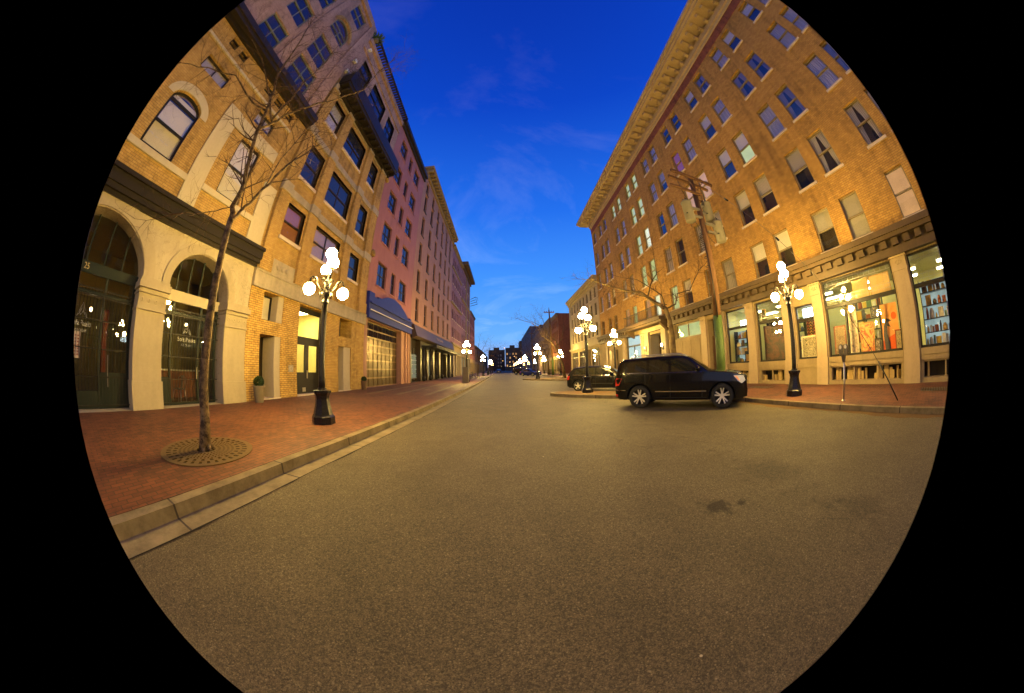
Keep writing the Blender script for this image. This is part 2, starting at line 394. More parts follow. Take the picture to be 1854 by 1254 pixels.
    return pbr(g, c, g.m('ADD', .8, g.m('MULTIPLY', st, .15)), 0, g.bump(h, .7, .006), .4)
ASPH = mat('asphalt', asphalt)
def pavers(g):
    p = g.pos(); x, y, z = g.xyz(p)
    b = g.n('ShaderNodeTexBrick', offset=.5); g.set(b.inputs['Vector'], g.comb(y, x)); b.inputs['Scale'].default_value = 1
    b.inputs['Brick Width'].default_value = .21; b.inputs['Row Height'].default_value = .105; b.inputs['Mortar Size'].default_value = .007
    g.set(b.inputs['Color1'], (.19, .064, .021)); g.set(b.inputs['Color2'], (.12, .040, .015)); g.set(b.inputs['Mortar'], (.06, .032, .014))
    k = g.ramp(g.m('MULTIPLY', g.m('ADD', g.noise(p, .6, 6., .65), g.noise(p, 5., 5., .7)), .5), [(.36, .34), (.5, .85), (.62, 1.15)])
    c = g.mix(1., b.outputs[0], k, 'MULTIPLY')
    v3 = g.n('ShaderNodeTexVoronoi'); g.set(v3.inputs['Vector'], p); v3.inputs['Scale'].default_value = 2.7
    lit = g.m('MULTIPLY', g.ramp(v3.outputs['Distance'], [(.0, 1.), (.035, 1.), (.05, 0.)]), g.ramp(g.xyz(v3.outputs['Color'])[2], [(.66, 0.), (.68, 1.)]))
    c = g.mix(g.m('MULTIPLY', lit, .8), c, (.34, .24, .13))
    return pbr(g, c, .68, 0, g.bump(g.m('SUBTRACT', g.m('MULTIPLY', g.noise(p, 40., 3.), .3), b.outputs[1]), .6, .008), .4)
PAVE = mat('brick_paving', pavers)
def kerbm(g):
    p = g.pos(); x, y, z = g.xyz(p)
    n1 = g.noise(p, 2.5, 6., .7); n2 = g.noise(p, 30., 4.)
    j = g.m('LESS_THAN', g.m('ABSOLUTE', g.m('SUBTRACT', g.m('FRACT', g.m('DIVIDE', y, 1.8)), .5)), .007)
    c = g.mix(g.ramp(n1, [(.35, 0.), (.65, 1.)]), (.13, .10, .05), (.27, .215, .12)); c = g.mix(g.m('MULTIPLY', n2, .4), c, (.14, .115, .075))
    c = g.mix(j, c, (.05, .04, .03))
    return pbr(g, c, .85, 0, g.bump(g.m('ADD', n2, n1), .5, .01), .3)
KERB = mat('kerb_concrete', kerbm)
# ------------------------------------------------------------------ ground, road, pavements
mb = MB(); mb.face([(-400, -120, -.02), (400, -120, -.02), (400, 600, -.02), (-400, 600, -.02)]); struct('ground', mb.mesh('ground', ASPH, False))
mb = MB(); mb.box(-3.4, 8.6, -60, 400, -.25, 0); struct('road', mb.mesh('road', ASPH))
def strip(mb, pts, x0, x1, z0, z1, mi=0):
    for (a, ya_), (b, yb_) in zip(pts, pts[1:]):
        vs = [(a+x0, ya_, z0), (a+x1, ya_, z0), (a+x1, ya_, z1), (a+x0, ya_, z1), (b+x0, yb_, z0), (b+x1, yb_, z0), (b+x1, yb_, z1), (b+x0, yb_, z1)]
        mb.add(vs, [(0, 1, 2, 3), (4, 7, 6, 5), (3, 2, 6, 7), (0, 4, 5, 1), (1, 5, 6, 2), (0, 3, 7, 4)], mi)
LC = [(-3.0, -60), (-3.0, 3), (-2.86, 6), (-2.72, 9), (-2.6, 13), (-2.45, 22), (-2.45, 60), (-2.7, 110), (-3.2, 180), (-3.2, 400)]
mb = MB(); strip(mb, LC, -.17, 0, -.1, .15); struct('kerb_left', mb.mesh('kerb', KERB))
mb = MB(); strip(mb, LC, 0.002, .32, -.1, .006); struct('road_gutter', mb.mesh('gutter', KERB))
TAR = plain('dirt_seam', (.018, .014, .009), .9)
mb = MB(); rs = random.Random(6); y = -14.; wl = .02
while y < 60:
    st_ = .25 if y < 12 else 2.; x0 = [a+(b-a)*(y-p)/(q-p) for (a, p), (b, q) in zip(LC, LC[1:]) if p <= y < q][0]; x1 = [a+(b-a)*(y+st_-p)/(q-p) for (a, p), (b, q) in zip(LC, LC[1:]) if p <= y+st_ < q][0]; w2 = max(.008, rs.gauss(.022, .009))
    mb.face([(x0+.318, y, .0075), (x0+.318+wl, y, .0075), (x1+.318+w2, y+st_, .0075), (x1+.318, y+st_, .0075)]); mb.face([(x0-.182, y, .1515), (x0-.182+wl*.5, y, .1515), (x1-.182+w2*.5, y+st_, .1515), (x1-.182, y+st_, .1515)]); wl = w2; y += st_
struct('road_seam', mb.mesh('seam', TAR, False))
mb = MB()
LS = [(x-.172, y) for x, y in LC]
for (a, y0), (b, y1) in zip(LS, LS[1:]):
    mb.face([(-12, y0, .148), (a, y0, .148), (b, y1, .148), (-12, y1, .148)]); mb.face([(a, y0, -.1), (b, y1, -.1), (b, y1, .148), (a, y0, .148)])
struct('pavement_left', mb.mesh('pavement', PAVE, False))
mb = MB()
for x in (-7.3, -5.6, -3.95): mb.box(x-.16, x+.16, 13.5, 27, .1, .152)
struct('pavement_bands', mb.mesh('paving_bands', stone('pale_paving', (.22, .15, .075))))
RC = 7.72
mb = MB(); mb.box(RC+.17, 16, -60, 400, -.2, .146); struct('pavement_right', mb.mesh('pavement_r', PAVE))
mb = MB(); mb.box(RC, RC+.17, -60, 400, -.2, .15); struct('kerb_right', mb.mesh('kerb_r', KERB))
LEAFG = plain('leafy_gutter_dirt', (.13, .075, .025), .95, scale=18, bump=.8, var=.35)
mb = MB()
random.seed(11)
pts = []
yy = -8.
while yy < 7.4: pts.append(yy); yy += .14
for a, b in zip(pts, pts[1:]):
    wa = .16+.12*sin(a*1.7)+.05*sin(a*9); mb.face([(RC-abs(wa)-.06, a, .005), (RC-.001, a, .03), (RC-.001, b, .03), (RC-abs(.16+.12*sin(b*1.7)+.05*sin(b*9))-.06, b, .005)])
struct('gutter_leaf_litter', mb.mesh('litter', LEAFG, False))
def finger(poly, name):
    mb = MB(); mb.prism(poly, -.1, .15, 0); cx = sum(p[0] for p in poly)/len(poly); cy = sum(p[1] for p in poly)/len(poly)
    # inset concrete top slab with worn brick fill
    n = len(poly); ins = []
    for i in range(n):
        d = Vector((cx-poly[i][0], cy-poly[i][1])); d.normalize(); ins.append((poly[i][0]+d.x*.22, poly[i][1]+d.y*.22))
    mb.face([(x, y, .1535) for x, y in ins], 1)
    struct(name, mb.mesh(name, [KERB, plain('worn_paving', (.16, .095, .035), .85, scale=3, var=.3)], False))
def rounded_tip(ox, oy):
    return [(7.9+0, 7.85+oy), (4.9+ox, 10.9+oy), (3.15+ox, 12.65+oy), (2.55+ox, 13.4+oy), (2.4+ox, 13.9+oy), (2.55+ox, 14.35+oy), (2.95+ox, 14.6+oy), (3.5+ox, 14.55+oy), (4.1+ox, 14.15+oy), (7.9, 11.2+oy)]
finger(rounded_tip(0, 0), 'pavement_island')
finger([(7.9, 27.9), (5., 31.0), (3.1, 33.6), (2.5, 34.7), (2.55, 35.4), (3., 35.8), (3.8, 35.7), (7.9, 35.0)], 'pavement_island')
finger([(7.9, 55.5), (4.8, 59.1), (3.2, 61.7), (2.9, 62.7), (3.2, 63.5), (4., 63.5), (7.9, 62)], 'pavement_island')
finger([(7.9, 78), (4.8, 81.6), (3.4, 84), (3.2, 85.4), (4., 86), (7.9, 84.5)], 'pavement_island')
# hill and far ground rise
mb = MB(); hp = []
for i in range(41):
    x = -160+i*8; h = 7+5*sin(i*.31)+3*sin(i*.83+1)+ (9 if 16 < x < 60 else 0)*.5
    hp.append((x, h))
for (a, h0), (b, h1) in zip(hp, hp[1:]):
    mb.face([(a, 330, -1), (b, 330, -1), (b, 350, h1), (a, 350, h0)]); mb.face([(a, 350, h0), (b, 350, h1), (b, 420, -1), (a, 420, -1)])
struct('hills', mb.mesh('hills', plain('far_hill', (.03, .035, .03), .9), False))

# ------------------------------------------------------------------ facade toolkit: s=+1 faces +x (left side), s=-1 faces -x
XL, XR = -9.53, 12.42
def linkp(name, mb, m, parent):
    for q in pieces(mb): o = link(name, q.mesh(name, m, False), parent)
    return o
class Bld:
    def __init__(b, name, label, s, u0, u1, h, depth=12, front=0.):
        b.s = s; b.X = XL if s > 0 else XR; b.u0, b.u1, b.h, b.depth = u0, u1, h, depth; b.uc = (u0+u1)/2; b.front = front
        b.root = thing(name, label, 'building', (b.X+s*front, b.uc, .0))
    def P(b, u, d, z): return (b.s*d, u-b.uc, z)
    def fbox(b, mb, u0, u1, d0, d1, z0, z1, mi=0): mb.box(b.s*d0, b.s*d1, u0-b.uc, u1-b.uc, z0, z1, mi)
    def wall(b, mb, u0, u1, z0, z1, holes, dep=.35, mi=0, back=1, d=0., rev=None):
        rev = mi if rev is None else rev
        us = sorted({u0, u1, *[h[0] for h in holes], *[h[1] for h in holes]}); zs = sorted({z0, z1, *[h[2] for h in holes], *[h[3] for h in holes]})
        us = [u for u in us if u0 <= u <= u1]; zs = [z for z in zs if z0 <= z <= z1]
        for ua, ub in zip(us, us[1:]):
            run = None
            for za_, zb_ in zip(zs, zs[1:]):
                cu, cz = (ua+ub)/2, (za_+zb_)/2
                inh = any(h[0] < cu < h[1] and h[2] < cz < h[3] for h in holes)
                if not inh:
                    if run is None: run = [za_, zb_]
                    else: run[1] = zb_
                if inh or zb_ == zs[-1]:
                    if run: mb.face([b.P(ua, d, run[0]), b.P(ub, d, run[0]), b.P(ub, d, run[1]), b.P(ua, d, run[1])], mi)
                    run = None
        for h in holes:
            a, c, z_0, z_1 = h[:4]; rise = h[4] if len(h) > 4 else 0; op = h[5] if len(h) > 5 else False; dp = h[6] if len(h) > 6 else dep
            zs_ = z_1-rise
            mb.face([b.P(a, d, z_0), b.P(a, d-dp, z_0), b.P(a, d-dp, zs_), b.P(a, d, zs_)], rev)
            mb.face([b.P(c, d, z_0), b.P(c, d-dp, z_0), b.P(c, d-dp, zs_), b.P(c, d, zs_)], rev)
            mb.face([b.P(a, d, z_0), b.P(c, d, z_0), b.P(c, d-dp, z_0), b.P(a, d-dp, z_0)], rev)
            if not rise: mb.face([b.P(a, d, z_1), b.P(c, d, z_1), b.P(c, d-dp, z_1), b.P(a, d-dp, z_1)], rev)
            else:
                n = 20; m_ = (a+c)/2; hw = (c-a)/2; ps = [(m_-hw*cos(pi*k/n), zs_+rise*sin(pi*k/n)) for k in range(n+1)]
                for (pa, qa), (pb, qb) in zip(ps, ps[1:]):
                    mb.face([b.P(pa, d, qa), b.P(pb, d, qb), b.P(pb, d, z_1), b.P(pa, d, z_1)], mi)
                    mb.face([b.P(pa, d, qa), b.P(pb, d, qb), b.P(pb, d-dp, qb), b.P(pa, d-dp, qa)], rev)
            if not op: mb.face([b.P(a-.05, d-dp, z_0-.02), b.P(c+.05, d-dp, z_0-.02), b.P(c+.05, d-dp, z_1), b.P(a-.05, d-dp, z_1)], back)
    def shell(b, mb, mi=0, roof=2, top=None):
        h = top or b.h; D = b.depth
        mb.face([b.P(b.u0, 0, h), b.P(b.u1, 0, h), b.P(b.u1, -D, h), b.P(b.u0, -D, h)], roof)
        mb.face([b.P(b.u0, 0, 0), b.P(b.u0, -D, 0), b.P(b.u0, -D, h), b.P(b.u0, 0, h)], mi)
        mb.face([b.P(b.u1, 0, 0), b.P(b.u1, -D, 0), b.P(b.u1, -D, h), b.P(b.u1, 0, h)], mi)
        mb.face([b.P(b.u0, -D, 0), b.P(b.u1, -D, 0), b.P(b.u1, -D, h), b.P(b.u0, -D, h)], mi)
WC = {}
def window(b, u0, u1, z0, z1, fm, cover=None, dep=.35, rail=True, mull=0, sill=None, glass=None, rise=0, fd=.13, fr=.055, d=0., name='window', sillw=.07, flat=False, cols=None, rows=None, sillh=.11):
    """a framed window in a wall opening: frame mesh, pane, blind or curtain, sill"""
    w_, h_ = u1-u0, z1-z0; s = b.s
    key = (round(w_, 2), round(h_, 2), fm.name, rail, mull, s, rise, fd, fr, cols, rows)
    glass = glass or GLASS
    um = (u0+u1)/2
    if key not in WC:
        mb = MB(); hw = w_/2; zt = h_-rise
        D0, D1 = -fd*s, -(fd+.07)*s
        def bx(a, c, e, f_, k=0.): mb.box(D0-k*s, D1, a, c, e, f_)
        bx(-hw, -hw+fr, 0, zt); bx(hw-fr, hw, 0, zt); bx(-hw+fr, hw-fr, 0, fr*1.4)
        if rise:
            n = 16; pr = None
            for k in range(n+1):
                q = pi*k/n; o_ = (-hw*cos(q), zt+rise*sin(q)); i_ = (-(hw-fr)*cos(q), zt+(rise-fr)*sin(q))
                if pr:
                    (po, pi_) = pr
                    vs = [(D0, po[0], po[1]), (D0, o_[0], o_[1]), (D0, i_[0], i_[1]), (D0, pi_[0], pi_[1]), (D1, po[0], po[1]), (D1, o_[0], o_[1]), (D1, i_[0], i_[1]), (D1, pi_[0], pi_[1])]
                    mb.add(vs, [(0, 1, 2, 3), (4, 7, 6, 5), (3, 2, 6, 7), (0, 4, 5, 1)])
                pr = (o_, i_)
            bx(-hw+fr, hw-fr, zt-fr, zt)
        else: bx(-hw+fr, hw-fr, h_-fr, h_)
        zi = zt if rise else h_
        if rail: bx(-hw+fr, hw-fr, zi*.5-.03, zi*.5+.03, -.02)
        for k in range(mull):
            q = -hw+w_*(k+1)/(mull+1); bx(q-.035, q+.035, fr*1.4, zi-fr, .012)
        for k in range((cols or 1)-1):
            q = -hw+w_*(k+1)/cols; bx(q-.02, q+.02, fr*1.4, zi-fr, -.01)
        for k in range((rows or 1)-1):
            q = zi*(k+1)/rows; bx(-hw+fr, hw-fr, q-.02, q+.02, -.014)
        me = mb.mesh('window_frame', fm)
        mb = MB(); e = fd+.04; i_ = .02
        if rise:
            n = 16; pl = [(-hw+i_, i_), (hw-i_, i_)]+[((hw-i_)*cos(pi*k/n), zt+(rise-i_)*sin(pi*k/n)) for k in range(n+1)]
            f1 = [(-e*s, p, q) for p, q in pl]; f2 = [(-(e+.01)*s, p, q) for p, q in pl]
            mb.face(f1); mb.face(f2[::-1])
        else: mb.box(-e*s, -(e+.01)*s, -hw+i_, hw-i_, i_, h_-i_)
        WC[key] = (me, mb.mesh('pane', GLASS))
    me, pm = WC[key]
    o = link(name, me, b.root, (s*d, um-b.uc, z0))
    if glass is not GLASS:
        kk = key+(glass.name,)
        if kk not in WC: pm2 = pm.copy(); pm2.materials[0] = glass; WC[kk] = pm2
        pm = WC[kk]
    link('pane', pm, o)
    if cover:
        kind, m_, frac = cover
        kk = ('cov', key[0], key[1], kind, m_.name, frac, s, fd)
        if kk not in WC:
            mb = MB(); hw = w_/2-.04; e = fd+.10; zt = h_-.04; zb = h_*(1-frac)+.04
            if kind == 'curtains':      # a pair drawn aside
                for sg in (-1, 1):
                    n = 8; ps = []
                    for k in range(n+1):
                        t = k/n; y0 = sg*hw; y1 = sg*(hw*(.05+.55*t**.8)) ; ps.append((y0, y1, zt-(zt-.05)*t))
                    for (a0, a1, q0), (b0, b1, q1) in zip(ps, ps[1:]): mb.add([(-e*s, a0, q0), (-e*s, a1, q0), (-e*s, b1, q1), (-e*s, b0, q1)], [(0, 1, 2, 3)])
            elif kind == 'folds':
                n = 22; zz = []
                for k in range(n+1): zz.append((-(e+.03*(1+sin(k*1.9)))*s, -hw+2*hw*k/n))
                for (xa_, a), (xb_, c_) in zip(zz, zz[1:]): mb.add([(xa_, a, zb), (xb_, c_, zb), (xb_, c_, zt), (xa_, a, zt)], [(0, 1, 2, 3)], smooth=True)
            elif kind == 'scallop':
                n = 5
                for k in range(n):
                    a = -hw+2*hw*k/n; c_ = a+2*hw/n; mb.add([(-e*s, a, zt), (-e*s, c_, zt), (-e*s, c_, zb), (-e*s, a, zb)], [(0, 1, 2, 3)])
                for k in range(n+1):
                    a = -hw+2*hw*k/n; mb.add([(-(e-.01)*s, a, zt), (-(e-.01)*s, a+.09, zt), (-(e-.01)*s, a+.03, zt-.14)], [(0, 1, 2)])
            else: mb.box(-e*s, -(e+.012)*s, -hw, hw, zb, zt)
            WC[kk] = mb.mesh('cover', m_, False)
        link('curtain' if kind in ('curtains', 'folds', 'scallop') else ('lit_room' if kind == 'lit' else 'blind'), WC[kk], o)
    if sill:
        kk = ('sill', key[0], s, sill.name, sillw, sillh)
        if kk not in WC:
            mb = MB(); mb.box(-fd*s, sillw*s, -w_/2-.09, w_/2+.09, -sillh, -.001); WC[kk] = mb.mesh('sill', sill)
        link('sill', WC[kk], o)
    return o
def cornice(b, name, u0, u1, steps, m, end=True):
    mb = MB()
    for (d0, d1, z0, z1) in steps: b.fbox(mb, u0, u1, d0, d1, z0, z1)
    return part(name, mb, m, b.root)
# ================================================================== RIGHT: long gold-brick hotel
R = Bld('hotel_building', 'long six storey gold brick hotel with deep bracketed cornice above lit picture shops', -1, -8.5, 32.75, 20.6, 14)
rows = [(5.25, 6.98), (8.12, 10.08), (11.15, 13.12), (14.33, 16.3), (17.42, 19.2)]
cols = [-6.1, -4.45, -1.92, -.40, 2.24, 3.93, 6.46, 8.16, 10.62, 12.28, 14.78, 16.42, 18.95, 20.58, 23.1, 24.75, 27.8, 29.45, 31.7]
cols = cols[1:]
rc = random.Random(5)
holes = []; specs = []
for ri, (z0, z1) in enumerate(rows):
    for ci, u in enumerate(cols):
        if ri == 0 and 17.5 < u < 19.5: pass
        w_ = .98
        holes.append((u-w_/2, u+w_/2, z0, z1)); specs.append((ri, ci, u, w_, z0, z1))
# ground floor openings: (u0,u1,z0,z1,rise,open,dep)
shop = [(-2.7, .52, 1.2, 4.15), (1.34, 4.92, 1.2, 4.15), (5.58, 6.62, 1.2, 3.45), (7.42, 9.12, 1.2, 4.1), (9.86, 11.5, 1.2, 4.1), (13.85, 16.85, 3.1, 4.1), (22.3, 25.5, 1.25, 4.2)]
base_w = [(-2.6, .42, .3, .82), (1.42, 4.84, .3, .82), (7.5, 9.04, .3, .82), (9.95, 11.4, .3, .82)]
mb = MB()
R.wall(mb, R.u0, R.u1, 5.15, 18.75+.7, holes, .40, 0, 1)
R.wall(mb, R.u0, R.u1, 0, 5.15, [(*q, 0, True, .3) for q in shop]+[(*q, 0, False, .5) for q in base_w]+[(11.95, 13.15, .15, 3.9, 0, False, .9), (18.6, 20.55, .15, 3.9, 0, False, 1.3), (27.6, 28.6, .15, 3.2, 0, False, .5)], .3, 3, 1)
R.shell(mb, 0, 2)
part('wall', mb, [GB, DARK, ROOF, BUFF], R.root)
mb = MB(); R.fbox(mb, R.u0, R.u1, -.01, .03, 19.45, 20.6); part('frieze', mb, RB, R.root)
mb = MB()
e0, e1 = R.u0, R.u1
R.fbox(mb, e0, e1+.06, .0, .10, 20.15, 20.42); R.fbox(mb, e0, e1+.1, .0, .22, 20.42, 20.95)
R.fbox(mb, e0, e1+1.3, .0, 1.3, 21.25, 21.42); R.fbox(mb, e0, e1+1.42, -.3, 1.42, 21.42, 21.62); R.fbox(mb, e0, e1+1.58, -.5, 1.58, 21.62, 21.86)
part('cornice', mb, stone('sand_cornice', (.46, .35, .21), var=.15), R.root)
bk = MB(); R_s = -1
bk.box(0, -1.0, -.13, .13, 21.08, 21.25); bk.box(0, -.5, -.13, .13, 20.8, 21.08); bk.box(-.86, -1.06, -.15, .15, 20.98, 21.2)
bkm = bk.mesh('bracket', MATS['sand_cornice'])
u = e0+.4
while u < e1: link('bracket', bkm, R.root, (-.1*0, u-R.uc, 0)); u += .86
# window spec by (row, col): a reading of the photograph
CI = {k: i for i, k in enumerate(['y', 'z', 'a', 'b', 'c', 'd', 'e', 'f', 'g', 'h', 'i', 'j', 'k', 'l', 'm', 'n', 'o', 'p'])}
SP = {(2, 'd'): ('litlow',), (3, 'd'): ('folds', CURT, 1), (3, 'e'): ('blind', BLIND, .5), (4, 'e'): ('blind', BLIND, .5), (1, 'e'): ('blind', BLIND, .5), (2, 'e'): ('litlow',),
      (0, 'a'): ('lit', LITO, 1), (0, 'b'): ('blind', BLINDG, 1), (0, 'c'): ('blind', BLINDG, .52), (0, 'd'): ('blind', BLIND, .5), (0, 'e'): ('blind', BLIND, .52), (0, 'f'): ('folds', BLINDG, .97),
      (1, 'a'): ('curtains', CURT, 1), (1, 'b'): ('curtains', CURT, 1), (1, 'c'): ('scallop', CURT, .55), (1, 'd'): ('scallop', CURT, .55),
      (2, 'f'): ('lit', LITO, 1), (2, 'g'): ('lit', LITO, 1), (3, 'g'): ('lit', LITR, 1), (3, 'f'): ('folds', CURT, 1),
      (1, 'k'): ('lit', LITG, 1), (1, 'j'): ('lit', LITG, 1), (2, 'j'): ('lit', LITW, 1), (2, 'k'): ('lit', LITG, 1), (3, 'j'): ('lit', LITG, 1), (3, 'k'): ('lit', LITG, 1),
      (4, 'j'): ('lit', LITG, 1), (4, 'k'): ('lit', LITG, 1), (4, 'l'): ('lit', LITG, 1), (4, 'm'): ('lit', LITG, 1), (0, 'j'): ('lit', LITW, 1), (0, 'k'): ('lit', LITO, 1), (0, 'l'): ('lit', LITG, 1), (0, 'm'): ('lit', LITO, 1), (0, 'i'): ('lit', LITG, 1)}
SP[(2, 'e')] = ('blind', BLIND, .5)
names = {v: k for k, v in CI.items()}
for (ri, ci, u, w_, z0, z1) in specs:
    s_ = SP.get((ri, names[ci]))
    if s_ is None: s_ = rc.choice([('folds', CURT, 1), ('folds', CURT, 1), ('blind', BLIND, .5), ('scallop', CURT, .6), ('curtains', CURTD, 1), None])
    if s_ == ('litlow',): s_ = ('blind', BLIND, .5)
    if (ri, names[ci]) == (2, 'd'): s_ = ('lit', LITG, .5) if False else ('lit', LITW, .5)
    if (ri, names[ci]) == (2, 'd'):
        # lit lower sash under a half-drawn blind
        o = window(R, u-w_/2, u+w_/2, z0, z1, OLIVE, ('blind', BLIND, .5), sill=SILL, fd=.12)
        mb = MB(); mb.box(.24, .252, -.44, .44, .05, (z1-z0)*.5); link('lit_room', mb.mesh('lit', LITG), o); continue
    window(R, u-w_/2, u+w_/2, z0, z1, OLIVE, s_, sill=SILL, fd=.12)
# shop cornice
mb = MB(); C0, C1 = R.u0, 32.75
for a, c_ in ((C0, 17.35), (24.2, C1)):
    R.fbox(mb, a, c_, 0, .34, 4.18, 4.42); R.fbox(mb, a, c_, 0, .22, 4.42, 4.72); R.fbox(mb, a, c_, 0, .50, 4.72, 4.86); R.fbox(mb, a, c_, 0, .58, 4.86, 5.06); R.fbox(mb, a, c_, 0, .30, 5.06, 5.14)
part('shop_cornice', mb, BROWNS, R.root)
mb = MB(); u = C0+.2
while u < C1:
    if not 17.3 < u < 24.2: R.fbox(mb, u, u+.30, .22, .40, 4.47, 4.70)
    u += .56
part('dentils', mb, BROWNS, R.root)
# granite pillars with carved capitals
for (a, c_) in [(.58, 1.30), (4.96, 5.54), (6.68, 7.36), (9.18, 9.80), (11.55, 11.9), (13.2, 13.8), (16.9, 17.5), (21.6, 22.2), (25.55, 26.2), (30.4, 31.0), (-3.4, -2.75)]:
    mb = MB(); R.fbox(mb, a, c_, -.02, .14, .15, 1.22); R.fbox(mb, a+.03, c_-.03, -.02, .11, 1.225, 3.7); R.fbox(mb, a, c_, -.02, .15, 3.7, 3.78); R.fbox(mb, a+.02, c_-.02, -.02, .125, 3.78, 4.12); R.fbox(mb, a-.04, c_+.04, -.02, .2, 4.12, 4.18)
    uc = (a+c_)/2
    for sg in (-1, 1):      # scroll ornament
        ps = [(-(.13+.0), uc-R.uc+sg*(.05+.1*cos(t)*(1-t/9)), 3.95+.1*sin(t)*(1-t/9)) for t in [k*.7 for k in range(11)]]
        mb.tube(ps, .018, 5)
    part('pillar', mb, PIERS, R.root)
# window bay bases: sill ledges and basement lights
mb = MB()
for (a, c_) in [(-2.72, .56), (1.32, 4.94), (5.56, 6.66), (7.38, 9.16), (9.82, 11.53)]:
    R.fbox(mb, a, c_, -.0, .08, 1.0, 1.2); R.fbox(mb, a, c_, 0, .05, .84, .985)
part('sill_ledge', mb, BUFF, R.root)
mb = MB()
for (a, c_, z0, z1) in base_w:
    n = 3 if c_-a > 2.5 else 2
    for k in range(n+1): q = a+(c_-a)*k/n; R.fbox(mb, q-.03, q+.03, -.08, -.03, z0, z1)
    R.fbox(mb, a, c_, -.08, -.02, z1-.04, z1)
part('basement_frame', mb, BUFF, R.root)
PLANK = plain('stored_planks', (.36, .25, .10), .7, var=.25)
mb = MB(); rr = random.Random(3)
for (a, c_, z0, z1) in base_w:
    q = a+.1
    while q < c_-.15:
        if rr.random() < .62:
            wv = rr.uniform(.08, .22); hh = rr.uniform(.2, .5); mb.box(.14+rr.random()*.2, .2+rr.random()*.2, q-R.uc, q+wv-R.uc, z0, z0+hh)
        q += rr.uniform(.08, .2)
stf = thing('stored_planks', 'upright offcut planks stored behind the low basement lights of the hotel', 'planks', (XR, R.uc, 0)); part('stored_planks', mb, PLANK, stf)
# shop window frames
def shopwin(u0, u1, z0, z1, trans, mulls, fm=DCORN, gl=SGLASS, lead=True):
    mb = MB(); e0_, e1_ = -.12, -.2
    for a, c_, p, q in [(u0, u0+.07, z0, z1), (u1-.07, u1, z0, z1), (u0+.07, u1-.07, z0, z0+.08), (u0+.07, u1-.07, z1-.07, z1)]: R.fbox(mb, a, c_, e0_, e1_, p, q)
    if trans: R.fbox(mb, u0+.07, u1-.07, -.08, -.2, trans-.07, trans+.07)
    zt = trans-.07 if trans else z1
    for q in mulls: R.fbox(mb, q-.035, q+.035, -.11, -.19, z0+.08, zt)
    o = part('shop_window', mb, fm, R.root)
    mb = MB(); R.fbox(mb, u0+.02, u1-.02, -.155, -.165, z0+.02, z1-.02); pn = MB(); link('pane', mb.mesh('pane', gl), o)
    if trans and lead:
        mb = MB(); n = max(5, int((u1-u0)/.26)); za_, zb_ = trans+.1, z1-.09
        for k in range(1, n): q = u0+(u1-u0)*k/n; R.fbox(mb, q-.006, q+.006, -.145, -.153, za_, za_+.24); R.fbox(mb, q-.006, q+.006, -.145, -.153, zb_-.12, zb_)
        for z in (za_+.1, za_+.24, zb_-.12): R.fbox(mb, u0+.08, u1-.08, -.145, -.153, z-.006, z+.006)
        m_ = (u0+u1)/2; hw = (u1-u0)*.22
        for sg in (-1, 1):
            ps = [R.P(m_+hw*sg*.9+hw*cos(t), -.149, (za_+zb_)/2+.05+(zb_-za_)*.25*sin(t)) for t in [2*pi*k/16 for k in range(17)]]; mb.tube(ps, .006, 4)
        link('leading', mb.mesh('leading', STEEL), o)
    return o
shopwin(-2.7, .52, 1.2, 4.15, 3.1, [-1.1]); shopwin(1.34, 4.92, 1.2, 4.15, 3.12, [2.3, 3.95]); shopwin(5.58, 6.62, 1.2, 3.45, 2.85, [], lead=False)
shopwin(7.42, 9.12, 1.2, 4.1, 3.1, []); shopwin(9.86, 11.5, 1.2, 4.1, 3.1, []); shopwin(13.85, 16.85, 3.1, 4.1, None, [15.35], OLIVE); shopwin(22.3, 25.5, 1.25, 4.2, 3.25, [23.9], DCORN, lead=False)
mb = MB()
for k in range(3): R.fbox(mb, 14.0+k*.98, 14.9+k*.98, .0, .045, .55, 2.9)
R.fbox(mb, 13.85, 16.85, 0, .03, .3, 3.05); part('boarded_panel', mb, BUFF, R.root)
mb = MB()
R.fbox(mb, 13.9, 16.8, -.33, -.36, 3.1, 4.1); part('lit_transom', mb, LITG, R.root)
# gated doorway behind the pole, and hotel entrance
mb = MB(); R.fbox(mb, 11.95, 13.15, -.5, -.56, .15, 3.9); o = part('door', mb, DWOOD, R.root)
mb = MB()
for k in range(13): q = 12.02+k*.088; R.fbox(mb, q-.009, q+.009, -.3, -.318, .2, 2.9)
for z in (.4, 1.2, 2.0, 2.9): R.fbox(mb, 12., 13.1, -.285, -.32, z-.015, z+.015)
link('grille', mb.mesh('grille', plain('rust_iron', (.12, .045, .03), .6)), o)
mb = MB(); R.fbox(mb, 17.9, 18.55, 0, .22, .15, 4.1); R.fbox(mb, 20.6, 21.4, 0, .22, .15, 4.1); R.fbox(mb, 17.8, 21.5, 0, .3, 4.1, 4.4); part('entrance_surround', mb, CREAM, R.root)
mb = MB(); R.fbox(mb, 18.65, 20.5, -1.0, -1.06, .15, 3.85, 1); 
for a, c_, p, q in [(18.62, 18.75, .15, 3.9), (20.4, 20.53, .15, 3.9), (18.62, 20.5, 2.6, 2.75), (19.4, 19.52, .15, 2.6), (18.75, 19.4, .15, .5), (19.52, 20.4, .15, .5), (18.62, 20.5, 3.78, 3.9)]: R.fbox(mb, a, c_, -.92, -1.0, p, q)
o = part('entrance_door', mb, [DWOOD, LITC], R.root); mb = MB(); mb.box(.80, .84, 19.58-R.uc, 19.62-R.uc, 1.0, 1.4); link('handle', mb.mesh('handle', STEEL), o)
